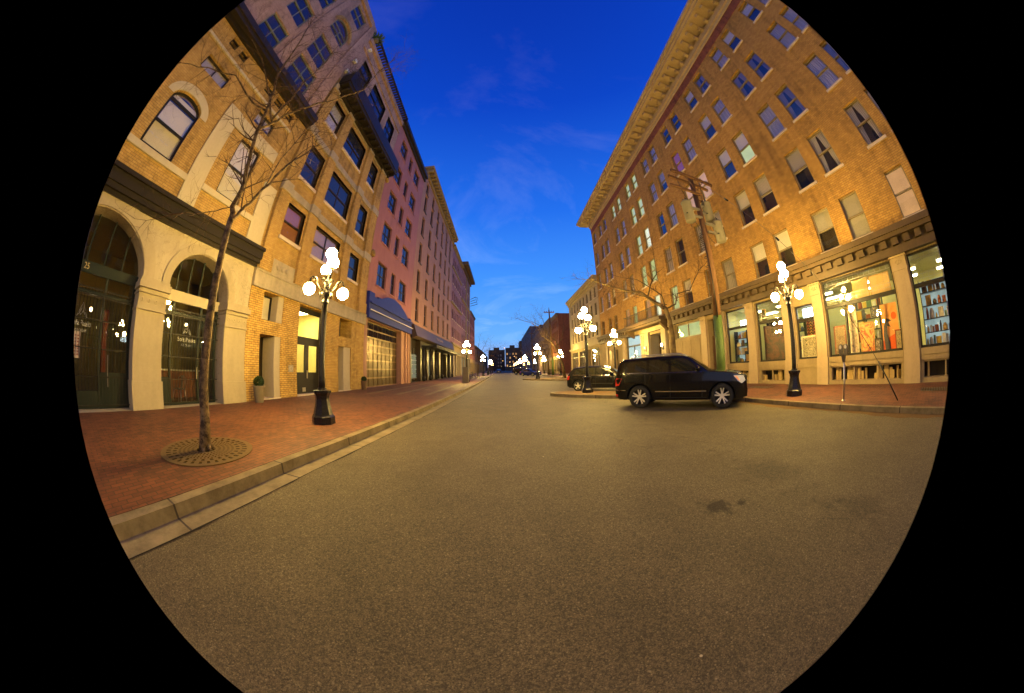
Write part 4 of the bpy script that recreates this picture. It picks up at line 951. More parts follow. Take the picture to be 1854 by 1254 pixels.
text_mesh('street_number', '25', .22, plain('gilt_letters', (.5, .4, .2), .4), A.root, (-.545, .05-A.uc, 3.54), (pi/2, 0, pi/2))
LETT = plain('white_lettering', (.62, .62, .55), .6, bump=0)
for q, z in ((.2, 2.18), (4.42, 2.18)):
    text_mesh('window_lettering', 'Soft Peaks', .19, LETT, A.root, (-.635, q-A.uc, z), (pi/2, 0, pi/2), .002)
    text_mesh('window_lettering', 'ICE CREAM', .09, LETT, A.root, (-.635, q-A.uc, z-.17), (pi/2, 0, pi/2), .002)
    mb = MB()
    for pl in ([(-.2, .14), (0, .5), (.2, .14)], [(-.13, .2), (0, .4), (.04, .3), (-.06, .2)], [(.13, .18), (.03, .32)]): mb.tube([(-.635, q-A.uc+a, z+b_) for a, b_ in pl], .009, 4)
    part('window_emblem', mb, LETT, A.root)
mb = MB(); A.fbox(mb, -.22, .22, -.66, -.668, 1.35, 1.98); part('menu_sheet', mb, plain('menu_paper', (.62, .5, .48), .7), A.root)
mb = MB()
for k in range(4):
    for j in range(7): A.fbox(mb, -.19+k*.1, -.12+k*.1, -.655, -.6575, 1.42+j*.075, 1.45+j*.075)
SPLIT['menu_print'] = 'menu_print'; part('menu_print', mb, plain('menu_ink', (.35, .12, .12), .7), A.root)
# folding iron gates
GATE = plain('gate_iron', (.02, .018, .014), .45, .2)
for (a, c_) in ((-1.38, 2.04), (3.2, 5.74)):
    mb = MB(); q = a+.06
    while q < c_: A.fbox(mb, q-.010, q+.010, -.40, -.414, .22, 3.05); q += .125
    for z in (.25, .95, 1.62, 2.3, 2.86, 3.04): A.fbox(mb, a, c_, -.39, -.42, z-.014, z+.014)
    part('folding_gate', mb, GATE, A.root)
mb = MB(); A.fbox(mb, -3, 6.8, -.662, -4.5, .13, .16, 1); A.fbox(mb, -3, 6.8, -4.5, -4.55, .15, 5, 0); A.fbox(mb, -3, 6.8, -.8, -4.5, 5.0, 5.05, 0); A.fbox(mb, 2.5, 2.7, -.8, -4.5, .16, 5.0, 0); A.fbox(mb, 6.7, 6.8, -.8, -4.5, .16, 5.0, 0); A.fbox(mb, -3, -2.9, -.8, -4.5, .16, 5.0, 0)
part('shop_interior', mb, [plain('olive_interior', (.11, .095, .035), .8), plain('interior_boards', (.10, .05, .02), .5)], A.root)
mb = MB(); A.fbox(mb, 1.1, 1.3, -1.2, -1.5, .16, 2.7, 0); part('red_column', mb, plain('red_wall', (.15, .018, .008), .6), A.root)
mb = MB(); A.fbox(mb, 3.3, 6.3, -2.6, -3.1, .16, 1.15, 0); A.fbox(mb, 3.2, 6.4, -2.5, -3.2, 1.15, 1.2, 1); part('counter', mb, [plain('counter_front', (.16, .05, .02), .5), STEEL], A.root)
mb = MB()
for (q, z, d) in ((.6, 2.75, 2.4), (5.2, 2.9, 2.6), (4.1, 2.9, 2.2), (-1.0, 2.8, 2.6)):
    t = thing('pendant_lamp', {.6: 'added dim pendant bulb inside the first stone arch, by the red column', 5.2: 'added pendant bulb over the counter inside the second stone arch, far end', 4.1: 'added pendant bulb over the counter inside the second stone arch, near end', -1.: 'added dim pendant bulb inside the first stone arch, away from the red column'}[q], 'lamp', (XL-d, q, z))
    mb = MB(); mb.lathe([(0, -.07), (.05, -.05), (.07, 0), (.05, .05), (0, .07)], 10); link('bulb', mb.mesh('bulb', WARML), t); mb = MB(); mb.tube([(0, 0, .07), (0, 0, 2.1)], .006, 4); link('cord', mb.mesh('cord', BLK), t)
    pl = bpy.data.lights.new('arch_fill_light', 'POINT'); pl.energy = 3; pl.color = (1, .75, .4); pl.shadow_soft_size = .08; link('arch_fill_light', pl, t, (.12, 0, -.12))  # bulb and point light added to give the arch interior a dim glow
def metal_chair(x, y, rz, label):
    t = thing('metal_chair', label, 'chair', (x, y, .16), rz, 'metal chairs inside the stone arches')
    mb = MB(); mb.box(-.19, .19, -.19, .19, .43, .46); link('seat', mb.mesh('seat', STEEL), t)
    for sx in (-1, 1):
        for sy in (-1, 1): mb = MB(); mb.tube([(sx*.21, sy*.21, 0), (sx*.16, sy*.16, .44)], .018, 6); link('leg', mb.mesh('leg', STEEL), t)
    mb = MB(); mb.tube([(-.18, .17, .45), (-.17, .22, .8), (-.1, .24, .86), (.1, .24, .86), (.17, .22, .8), (.18, .17, .45)], .014, 6); mb.obox((0, .21, .65), (.05, 0, 0), (0, .01, .0), (0, .04, .19)); link('backrest', mb.mesh('back', STEEL), t)
metal_chair(XL-1.15, 4.35, .6, 'pale metal cafe chair inside the second stone arch, facing the glass'); metal_chair(XL-1.3, -.35, 2.4, 'pale metal cafe chair inside the first stone arch, by the menu sheet')
t = thing('cafe_table', 'small dark cafe table inside the second stone arch beside the metal chair', 'table', (XL-1.3, 3.6, .16)); mb = MB(); mb.lathe([(0, .72), (.32, .72), (.32, .75), (0, .75)], 20); link('tabletop', mb.mesh('top', DWOOD), t); mb = MB(); mb.tube([(0, 0, .02), (0, 0, .72)], .03, 8); mb.lathe([(.2, 0), (.2, .02), (.03, .05)], 14); link('pedestal', mb.mesh('ped', BLK), t)

# ================================================================== LEFT B: loft building with recessed doorways
B = Bld('loft_building', 'gold brick loft building with recessed doorways, stone lintel band and high iron balcony', 1, 6.88, 17.0, 24.3, 12)
bw = []
for (z0, z1) in [(7.02, 8.72), (10.28, 12.45), (14.38, 16.5)]:
    bw += [(7.88, 9.3, z0, z1), (10.35, 12.9, z0, z1), (14.2, 15.4, z0, z1)]
bw += [(8.0, 9.7, 20.2, 22.35), (10.45, 13.4, 20.2, 22.35), (14.25, 16.0, 20.2, 22.35)]
gdoor = [(7.68, 9.0, .15, 2.74, 0, True, 1.1), (7.68, 9.0, 3.32, 4.45, 0, True, 1.1), (10.15, 12.55, .15, 4.45, 0, True, .55), (13.85, 15.3, .15, 2.78, 0, False, .9), (13.85, 15.3, 3.36, 4.45, 0, False, .9)]
mb = MB(); B.wall(mb, B.u0, B.u1, 4.5, 18, bw, .35, 0, 1); B.wall(mb, B.u0, B.u1, 18, 24.3, bw, .35, 4, 1); B.wall(mb, B.u0, B.u1, 0, 4.5, gdoor, 1., 3, 1, rev=3); B.shell(mb, 0, 2)
part('wall', mb, [YB, DARK, ROOF, YB2, PB], B.root)
mb = MB(); B.fbox(mb, B.u0+.002, B.u1, 0, .14, 4.5, 5.12); B.fbox(mb, B.u0+.002, B.u1, 0, .18, 5.12, 5.2); part('lintel_band', mb, GREYS, B.root)
mb = MB()
for (a, c_) in [(7.0, 7.62), (9.42, 10.1), (13.2, 13.95), (15.75, 16.7)]: B.fbox(mb, a, c_, 0, .17, 5.9, 17.0); B.fbox(mb, a-.06, c_+.06, 0, .23, 5.205, 5.9)
part('pilaster', mb, YB, B.root)
mb = MB()
for z in (8.95, 12.75, 16.75):
    for (a, c_) in [(7.0, 7.62), (9.42, 10.1), (13.2, 13.95), (15.75, 16.7)]: B.fbox(mb, a-.05, c_+.05, 0, .22, z, z+.5)
    for (a, c_) in [(7.68, 9.36), (10.16, 13.14), (14.01, 15.69)]: B.fbox(mb, a, c_, 0, .09, z+.05, z+.42)
B.fbox(mb, 7.7, 9.36, 0, .06, 5.25, 5.9); part('stone_band', mb, GREYS, B.root)
mb = MB()
for k, (a, c_) in enumerate([(8.05, 8.3), (8.38, 8.58), (8.66, 8.9)]): mb.lathe([(.11, .0), (.09, .02), (.0, .03)], 12, (.065, (a+c_)/2-B.uc, 5.58), axis='x')
part('carved_relief', mb, GREYS, B.root)
for k, (a, c_, z0, z1) in enumerate(bw):
    wide = c_-a > 2; top = z0 > 20
    cv = {0: ('lit', plain('orange_brown_room', (.30, .12, .05), .8), 1), 1: ('blind', plain('tan_blind', (.38, .24, .12), .8), .98), 6: ('blind', BLIND, .97)}.get(k)
    window(B, a, c_, z0, z1, DWOOD if not top else BLK, cv, mull=1 if wide or top else 0, sill=SILL if not top else None, glass=GLASS if k < 2 or k == 6 else FARGLASS, fr=.08, fd=.15, sillw=.1, sillh=.16)
# doors
mb = MB(); B.fbox(mb, 7.7, 8.98, -1.02, -1.08, .16, 2.72); o = part('door', mb, DWOOD, B.root); mb = MB(); mb.box(-1.0, -.95, 8.1-B.uc, 8.13-B.uc, 1., 1.3); link('handle', mb.mesh('hh', STEEL), o)
mb = MB(); B.fbox(mb, 7.68, 9.0, -1.0, .02, .13, .19); B.fbox(mb, 10.15, 12.55, -.5, .05, .13, .2); B.fbox(mb, 13.85, 15.3, -.85, .02, .13, .19); part('door_step', mb, SILL, B.root)
mb = MB(); B.fbox(mb, 8.62, 9.0, -.05, -.9, .19, 2.74); B.fbox(mb, 8.62, 9.0, -.05, -.9, 3.33, 4.45); B.fbox(mb, 14.5, 15.3, -.05, -.85, .19, 2.77); part('splayed_jamb', mb, plain('plaster_jamb', (.40, .34, .25), .8), B.root)
window(B, 7.72, 8.6, 3.36, 4.42, BLK, ('blind', BLIND, .98), rail=False, fd=.5)
window(B, 13.9, 14.5, 3.4, 4.42, BLK, ('blind', BLIND, .98), rail=False, fd=.4)
# lit main entrance
mb = MB()
for a, c_, p, q in [(10.15, 10.3, .2, 4.45), (12.4, 12.55, .2, 4.45), (10.3, 12.4, 2.75, 3.0), (10.3, 12.4, 4.2, 4.45), (11.3, 11.42, .2, 2.75), (10.3, 11.3, .2, 1.25), (11.42, 12.4, .2, 1.25), (10.3, 11.3, 2.6, 2.75), (11.42, 12.4, 2.6, 2.75), (10.3, 10.42, 1.25, 2.6), (12.28, 12.4, 1.25, 2.6), (11.2, 11.3, 1.25, 2.6), (11.42, 11.52, 1.25, 2.6)]: B.fbox(mb, a, c_, -.4, -.48, p, q)
o = part('entrance_door', mb, BLK, B.root)
mb = MB(); B.fbox(mb, 10.3, 12.4, -.43, -.44, 1.2, 4.3); link('pane', mb.mesh('pane', SGLASS), o)
mb = MB(); B.fbox(mb, 11.34, 11.38, -.33, -.38, .95, 1.35); B.fbox(mb, 11.0, 11.25, -.38, -.397, .3, .5); link('handle', mb.mesh('hh', STEEL), o)
mb = MB(); mb2 = MB()
B.fbox(mb2, 9.6, 13.6, -3.2, -3.25, .16, 4.6); B.fbox(mb2, 9.6, 9.65, -.56, -3.2, .16, 4.6); B.fbox(mb2, 13.55, 13.6, -.56, -3.2, .16, 4.6); B.fbox(mb2, 9.6, 13.6, -.56, -3.2, 4.6, 4.65); B.fbox(mb2, 9.6, 13.6, -.56, -3.2, .12, .16); part('lit_lobby', mb2, ROOMY, B.root)
B.fbox(mb, 10.6, 12.6, -1.3, -2.5, 4.5, 4.58); part('ceiling_light', mb, emit('lobby_light', (1., .88, .40), 34), B.root)
for k, (u, z) in enumerate([(11.6, 1.35), (13.0, 1.35), (10.4, 1.3)]):
    t = thing('framed_picture', ['small dark framed print on the yellow lobby wall, middle of the lit doorway', 'small dark framed print on the yellow lobby wall, far edge of the lit doorway', 'small dark framed print on the yellow lobby wall, near edge of the lit doorway'][k], 'picture', (XL-3.19, u, z))
    mb = MB(); mb.box(0, .04, -.32, .32, 0, .9); link('frame', mb.mesh('f', BLK), t); mb = MB(); mb.box(.035, .05, -.24, .24, .09, .81); link('canvas', mb.mesh('c', MATS['art_pale']), t)
t = thing('brass_plaque', 'small square metal plaque on the brick pier right of the near doorway', 'plaque', (XL+.0, 9.72, 1.42)); mb = MB(); mb.box(0, .02, -.17, .17, -.16, .16); link('plate', mb.mesh('plate', plain('plaque_metal', (.30, .26, .2), .4, .5)), t)
mb = MB()
for r in (.105, .07): mb.tube([(.024, r*cos(k*pi/8), r*sin(k*pi/8)) for k in range(17)], .008, 4)
link('relief', mb.mesh('relief', STEEL), t)
# iron balcony cornice with creepers
mb = MB(); B.fbox(mb, 7.3, 17.0, 0, .3, 16.9, 17.2); B.fbox(mb, 7.2, 17.1, 0, .85, 17.2, 17.42); B.fbox(mb, 7.15, 17.1, .7, .92, 17.42, 18.45); B.fbox(mb, 7.15, 7.3, 0, .7, 17.42, 18.45); B.fbox(mb, 16.95, 17.1, 0, .7, 17.42, 18.45)
for k in range(14): u = 7.5+k*.72; B.fbox(mb, u, u+.16, .0, .75, 17.0, 17.19)
part('balcony', mb, DCORN, B.root)
mb = MB(); B.fbox(mb, B.u0, B.u1, 0, .2, 24.0, 24.5); B.fbox(mb, B.u0, B.u1, 0, .1, 22.8, 23.0); part('parapet', mb, PB, B.root)
mb = MB()
for k in range(32):
    u = 7.5+k*.30; B.fbox(mb, u, u+.14, -2.6, .6, 24.75, 24.95)
for d in (.45, -.2, -1.2, -2.2): B.fbox(mb, 7.3, 17.0, d-.07, d+.07, 24.95, 25.08)
for u in (7.7, 10.8, 13.9, 16.7): B.fbox(mb, u, u+.14, -.3, -.16, 24.3, 24.75)
part('roof_pergola', mb, DWOOD, B.root)
for u, z in ((7.6, 23.4), (7.1, 20.5), (6.98, 18.9)):
    mb = MB(); mb.box(0, .22, -.14, .14, -.12, .12); o = link('wall_light', mb.mesh('wl', WHITEP), B.root, (.0, max(u, 7.05)-B.uc, z))
random.seed(4)
mb = MB()
for k in range(260):
    u = random.gauss(7.9, .5); z = 18.9+random.gauss(0, .45); d = random.uniform(.2, 1.1); p = Vector(B.P(u, d, z)); q = p+Vector((random.gauss(0, .3), random.gauss(0, .3), random.gauss(-.25, .35))); r = q+Vector((random.gauss(0, .2), random.gauss(0, .2), random.gauss(-.2, .25))); mb.tube([p, q, r], .009, 3)
t = thing('creeper', 'bare tangled creeper hanging over the near end of the high balcony', 'creeper', (XL, B.uc, 0)); link('stems', mb.mesh('stems', plain('dry_vine', (.06, .045, .02), .9)), t)
LEAF = plain('leaf_green', (.05, .10, .02), .6, scale=20, var=.4); LEAFD = plain('box_leaf', (.022, .045, .012), .5, scale=30, var=.5)
mb = MB()
for k in range(420):
    a, e = random.uniform(0, 2*pi), random.uniform(-.3, 1.3); r = random.uniform(.1, .95); p = Vector((r*cos(a)*cos(e)*.6, r*sin(a)*cos(e)*.7, .3+r*sin(e))); d = Vector((cos(a), sin(a), random.uniform(.2, 1.2)))*.22; n_ = d.cross(Vector((0, 0, 1))).normalized()*.035
    mb.face([p-n_, p+n_, p+d])
t = thing('roof_shrub', 'bright green spiky shrub on the roof corner of the loft building', 'shrub', (XL+.2, 7.3, 24.5)); link('foliage', mb.mesh('foliage', LEAF, False), t)
mb = MB(); mb.lathe([(.22, 0), (.3, .35), (.27, .35), (.2, .05)], 10); link('pot', mb.mesh('pot', TERRA), t)

# ================================================================== LEFT C: pink
Cb = Bld('pink_building', 'narrow pink stuccoed building with garage door under a blue sign parapet', 1, 17.02, 27.0, 25.0, 12)
cw = []
for z0 in (7.82, 11.5, 14.8, 18.05, 21.5):
    for (a, c_) in [(18.4, 20.2), (21.2, 22.2), (23.2, 25.1)]: cw.append((a, c_, z0, z0+2.0))
mb = MB(); Cb.wall(mb, Cb.u0, Cb.u1, 5.2, 25, cw, .35, 0, 1); Cb.wall(mb, Cb.u0, Cb.u1, 0, 5.2, [(17.5, 24.0, .15, 5.0, 0, False, .6), (26.4, 26.95, .15, 4.9, 0, False, .5)], .4, 3, 1); Cb.shell(mb, 0, 2); part('wall', mb, [PINK, DARK, ROOF, TANS], Cb.root)
for k, (a, c_, z0, z1) in enumerate(cw): window(Cb, a, c_, z0, z1, DWOOD, None, mull=1 if c_-a > 1.5 else 0, glass=FARGLASS, fr=.08, fd=.16, sill=PINK)
mb = MB(); Cb.fbox(mb, Cb.u0, Cb.u1, -.2, .45, 24.7, 25.1); Cb.fbox(mb, Cb.u0, Cb.u1, 0, .2, 24.3, 24.7); part('cornice', mb, DCORN, Cb.root)
mb = MB(); B.s
for z in (9.9, 16.9): mb.lathe([(.28, 0), (.28, .14), (.1, .2), (0, .2)], 14, (.0, 17.2-Cb.uc, z), axis='x')
part('wall_boss', mb, YB, Cb.root)
mb = MB(); f_ = Cb.fbox
f_(mb, 17.05, 26.5, 0, .34, 5.05, 5.55); f_(mb, 17.05, 26.5, 0, .42, 5.55, 5.66); f_(mb, 17.05, 26.5, 0, .28, 5.66, 6.1); f_(mb, 17.05, 26.5, 0, .46, 6.1, 6.2)
pl = [(17.05, 6.2), (26.5, 6.2), (26.5, 6.55), (26.0, 6.55), (26.0, 6.4), (25.4, 6.4), (24.6, 6.85), (23.2, 7.3), (21.8, 7.45), (20.4, 7.3), (19.2, 6.85), (18.6, 6.85), (18.6, 6.7), (17.9, 6.7), (17.9, 6.95), (17.05, 6.95)]
vs = [Cb.P(u, .26, z) for u, z in pl]; v2 = [Cb.P(u, .02, z) for u, z in pl]; mb.face(vs); mb.face(v2[::-1])
for i in range(len(pl)): j = (i+1) % len(pl); mb.face([vs[i], vs[j], v2[j], v2[i]])
part('sign_parapet', mb, BLUEP, Cb.root)
mb = MB(); f_(mb, 17.05, 26.5, .43, .47, 5.57, 5.63); part('light_strip', mb, WHITEP, Cb.root)
mb = MB(); f_(mb, 17.5, 24.0, -.38, -.44, .15, 5.0)
rowsz = [.17, .82, 1.47, 2.12, 2.72, 3.28, 3.84, 4.4, 4.95]
for k in range(len(rowsz)-1):
    for j in range(8): a = 17.52+j*.81; (f_(mb, a+.07, a+.75, -.33, -.38, rowsz[k]+.06, rowsz[k+1]-.05, 1 if k < 6 else 2))
f_(mb, 17.5, 24.0, -.3, -.38, 2.68, 2.74); f_(mb, 17.5, 24.0, -.3, -.38, 3.8, 3.86)
part('garage_door', mb, [BRONZE, plain('bronze_inset', (.10, .065, .026), .3, .4), DGLASS], Cb.root)
for k, (px, zz) in enumerate([(24.25, 5.0), (25.5, 5.0), (26.2, 5.0)]): mb = MB(); f_(mb, px-.2, px+.2, 0, .12, .15, 5.04); part('pilaster', mb, TANS, Cb.root)
# ================================================================== LEFT D: tan with tall narrow windows
D = Bld('tan_building', 'wide tan building with tall narrow windows above a dark fascia and canopy', 1, 27.02, 49.3, 26.6, 12)
dw = []; dc = [28.9+3.5*k for k in range(6)]
for z0 in (6.85, 10.25, 13.75, 17.35, 20.8, 23.6):
    for u in dc: dw.append((u-.55, u+.55, z0, z0+(2.55 if z0 < 23 else 1.8)))
mb = MB(); D.wall(mb, D.u0, D.u1, 6.2, 26.6, dw, .35, 0, 1); D.wall(mb, D.u0, D.u1, 0, 6.2, [(27.4, 30.6, .15, 4.9, 0, False, .6), (31.2, 33.4, .15, 4.0, 0, False, .6), (34.2, 36.4, .15, 4, 0, False, .6), (37.4, 40.0, .15, 4, 0, False, .6), (41, 45.2, .15, 4, 0, False, .6), (46., 48.6, .15, 4, 0, False, .6)], .5, 3, 1); D.shell(mb, 0, 2); part('wall', mb, [TANS, DARK, ROOF, DWOOD], D.root)
for (a, c_, z0, z1) in dw: window(D, a, c_, z0, z1, BLK, None, glass=FARGLASS, fr=.07, fd=.18, sill=NAVY, sillw=.1)
mb = MB(); D.fbox(mb, D.u0, D.u1, 0, .25, 25.9, 26.3); D.fbox(mb, D.u0, D.u1, -.3, 1.0, 26.75, 27.1)
for k in range(26): u = 27.3+k*.86; D.fbox(mb, u, u+.26, 0, .85, 26.3, 26.75)
part('cornice', mb, BUFF, D.root)
mb = MB(); vs = [(27.05, .2, 4.75), (27.05, .75, 4.95), (27.05, .35, 6.2), (27.05, 0, 6.3)]; ve = [(49.2, d, z) for _, d, z in vs]
a_ = [D.P(*p) for p in vs]; b_ = [D.P(*p) for p in ve]
mb.face(a_); mb.face(b_[::-1])
for i in range(4): j = (i+1) % 4; mb.face([a_[i], a_[j], b_[j], b_[i]])
part('fascia_awning', mb, NAVY, D.root)
text_mesh('fascia_lettering', 'THE ALEXANDER', .5, plain('gold_letters', (.55, .34, .08), .4, .3), D.root, (.62, 38.2-D.uc, 5.6), (radians(72), 0, pi/2))
mb = MB(); D.fbox(mb, 30.8, 49.0, .1, 1.9, 4.1, 4.2)
for k in range(10): u = 31+k*1.98; D.fbox(mb, u, u+.08, .1, 1.9, 4.2, 4.3)
D.fbox(mb, 30.8, 49.0, 1.82, 1.9, 4.0, 4.36); part('canopy', mb, BLK, D.root)
for u in (30.9, 33.8, 36.9, 40.5, 45.6, 48.9):
    mb = MB(); mb.tube([(.32, u-D.uc, .15), (.32, u-D.uc, 4.1)], .13, 12); mb.lathe([(.2, 0), (.2, .5), (.15, .6)], 10, (.32, u-D.uc, .15)); part('column', mb, BLK, D.root)
mb = MB()
for (a, c_, z0, z1) in [(27.5, 30.5, .5, 3.2), (34.4, 36.3, .4, 3.8), (37.5, 38.6, .4, 3.9), (46.2, 48.4, 1, 3.9), (31.3, 32.2, 1.8, 3.6)]: D.fbox(mb, a, c_, -.5, -.55, z0, z1)
part('lit_shopfront', mb, litm('lit_display', (.62, .66, .42), .55, .45), D.root)
mb = MB()
for k in range(6): D.fbox(mb, 27.45, 30.5, -.44, -.47, .5+k*.5, .56+k*.5)
for u in (28.4, 29.5, 34.9, 35.6, 38.1, 47.2): D.fbox(mb, u, u+.06, -.42, -.47, .3, 3.9)
part('display_bars', mb, STEEL, D.root)
# ================================================================== LEFT E-H
corn_m['ornate_building'] = BUFF
def zrows(z, h, n, st): return [(z+st*k, z+st*k+h) for k in range(n)]
Eb = simple_bld('ornate_building', 'mauve building with stone ground storey, joined to the wide tan building', 1, 49.32, 62., 26.0, PURB, zrows(7.6, 2., 5, 3.55), [51+1.95*k for k in range(6)], 1.05, DWOOD, sillm=SILL, corn=cornz(26., .5, .6), groundm=BUFF, gz=6.3, gopen=[(50+3*k, 52+3*k, .2, 4.4, ) for k in range(4)], lit=[])
mb = MB(); Eb.fbox(mb, 49.32, 62, 0, .45, 6.1, 6.5); Eb.fbox(mb, 49.32, 62, 0, .3, 14, 14.3); Eb.fbox(mb, 49.32, 62, 0, .2, 21.2, 21.5); part('stone_band', mb, BUFF, Eb.root)
mb = MB()
for k in range(4): Eb.fbox(mb, 50+3*k, 52+3*k, -.3, -.35, .3, 4.2)
part('lit_shopfront', mb, MATS['lit_display'], Eb.root)
Fb = simple_bld('tower_building', 'tallest mauve building with a widely overhanging roof edge and stone strips', 1, 62.02, 79., 27.4, PURB, zrows(7.6, 2.1, 5, 3.7), [64+2.3*k for k in range(7)], 1.1, DWOOD, sillm=SILL, corn=[(0, .4, 26.2, 26.8), (-.3, 1.5, 26.8, 27.5)], groundm=BUFF, gz=6.3, gopen=[(63+4*k, 66+4*k, .2, 4.4) for k in range(4)], lit=[])
mb = MB(); Fb.fbox(mb, 62.02, 79, 0, .45, 6.1, 6.5); Fb.fbox(mb, 62.02, 79, 0, .3, 17.9, 18.3)
for u in (70.6, 76.6): Fb.fbox(mb, u-.8, u+.2, 0, .2, 6.5, 26)
part('stone_band', mb, BUFF, Fb.root)
mb = MB()
for k in range(4): Fb.fbox(mb, 63+4*k, 66+4*k, -.3, -.35, .3, 4.2)
part('lit_shopfront', mb, MATS['lit_display'], Fb.root)
mb = MB()
for k in range(4):
    z = 20.2+k*.7; mb.tube([Fb.P(79, .2, z), Fb.P(79, 2.2-.25*k, z+.5)], .08, 4)
mb.tube([Fb.P(79, 2.2, 20.6), Fb.P(79, 1.7, 23.1)], .06, 4); mb.tube([Fb.P(79, 1.2, 22.9), Fb.P(79, 2.2, 22.8), Fb.P(79, 2.4, 21.8)], .06, 4); part('steel_canopy', mb, BLK, Fb.root)
simple_bld('rose_building', 'rose coloured building with one lit top window beside the tallest mauve building', 1, 79.02, 92.5, 18.8, brick('rose_brick', (.34, .13, .12), (.28, .1, .1), (.2, .1, .1)), zrows(5.8, 2.1, 4, 3.1), [80.5+2*k for k in range(6)], 1.1, DWOOD, corn=cornz(18.8, .4, .5), groundm=BUFF, gz=4.6, gopen=[(80+4*k, 82.6+4*k, .2, 3.6) for k in range(3)], lit=[(3, 3)])
simple_bld('low_brick_building', 'low brown building furthest along the left side of the street', 1, 92.52, 150, 9.6, MATS['brown_brick'], [(5, 7)], [95+3.6*k for k in range(15)], 1.3, DWOOD, corn=cornz(9.6, .4, .5), groundm=BUFF, gz=4.2, gopen=[(94+6*k, 98+6*k, .2, 3.4) for k in range(9)], lit=[(0, 4), (0, 9)])
# ================================================================== STREET LAMPS
def oct_(r): return r
def make_lamp(loc, rz, label):
    t = thing('street_lamp', label, 'street lamp', loc, rz, 'five globe street lamps')
    mb = MB(); a8 = 8
    mb.lathe([(.30, 0), (.30, .17), (.265, .20), (.255, .22), (.235, .30), (.195, .45), (.175, .58), (.185, .66), (.215, .71), (.235, .73), (.235, .78), (.12, .80), (.11, .84)], a8, smooth=False); link('base', mb.mesh('base', LAMPIRON), t)
    mb = MB(); mb.lathe([(.088, .8), (.083, 1.0), (.075, 2.5), (.068, 2.82), (.09, 2.84), (.10, 2.88), (.075, 2.92), (.10, 2.98), (.15, 3.06), (.155, 3.1), (.12, 3.12), (.09, 3.16), (.085, 3.3), (.12, 3.34), (.13, 3.38), (.06, 3.42), (.035, 3.5), (.03, 3.95), (.05, 3.98), (.06, 4.0)], 14); link('pole', mb.mesh('pole', LAMPIRON), t)
    mb = MB()
    for k in range(4):
        q = k*pi/2; low = k % 2 == 0; r = .46 if low else .30; cx, cy = cos(q), sin(q)
        if low:
            pr = [(.07, 3.14), (.16, 3.20), (.24, 3.30), (.30, 3.42), (.37, 3.47), (.44, 3.44), (r, 3.38), (r, 3.33)]
            sc1 = [(.12+.055*cos(a*.8)*(1-a*.08), 3.42+.055*sin(a*.8)*(1-a*.08)) for a in range(10)]; sc2 = [(.36+.04*cos(a*.8)*(1-a*.08), 3.40+.04*sin(a*.8)*(1-a*.08)) for a in range(9)]
            mb.tube([(.08*cx, .08*cy, 3.08), (.15*cx, .15*cy, 2.98), (.17*cx, .17*cy, 3.1), (.12*cx, .12*cy, 3.2)], .013, 5)
        else:
            pr = [(.07, 3.30), (.14, 3.33), (.21, 3.38), (.26, 3.46), (.29, 3.55), (r, 3.64)]; sc1 = [(.16+.05*cos(a*.8), 3.27+.05*sin(a*.8)) for a in range(8)]; sc2 = []
        mb.tube([(a*cx, a*cy, z) for a, z in pr], [.024]*(len(pr)-1)+[.02], 6)
        for s_ in (sc1, sc2):
            if s_: mb.tube([(a*cx, a*cy, z) for a, z in s_], .012, 5)
        if low: mb.lathe([(.02, .07), (.05, .06), (.085, .02), (.08, 0)], 12, (r*cx, r*cy, 3.265))
        else: mb.lathe([(.08, .06), (.085, .03), (.05, 0), (.02, -.02)], 12, (r*cx, r*cy, 3.63))
    link('bracket', mb.mesh('bracket_arms', LAMPIRON), t)
    mb = MB(); mb.lathe([(.03, -.02), (.05, 0), (.085, .03), (.08, .06)], 12, (0, 0, 3.97)); link('finial_cup', mb.mesh('cup', LAMPIRON), t)
    for (x, y, z) in [(0, 0, 4.14), (.46, 0, 3.15), (-.46, 0, 3.15), (0, .30, 3.79), (0, -.30, 3.79)]:
        link('globe', GM, t, (x, y, z))
    return t
bm = bmesh.new(); bmesh.ops.create_icosphere(bm, subdivisions=3, radius=.15); GM = bpy.data.meshes.new('globe'); bm.to_mesh(GM); bm.free(); GM.materials.append(GLOBE)
for p in GM.polygons: p.use_smooth = True
AL, AR = radians(52), radians(128)
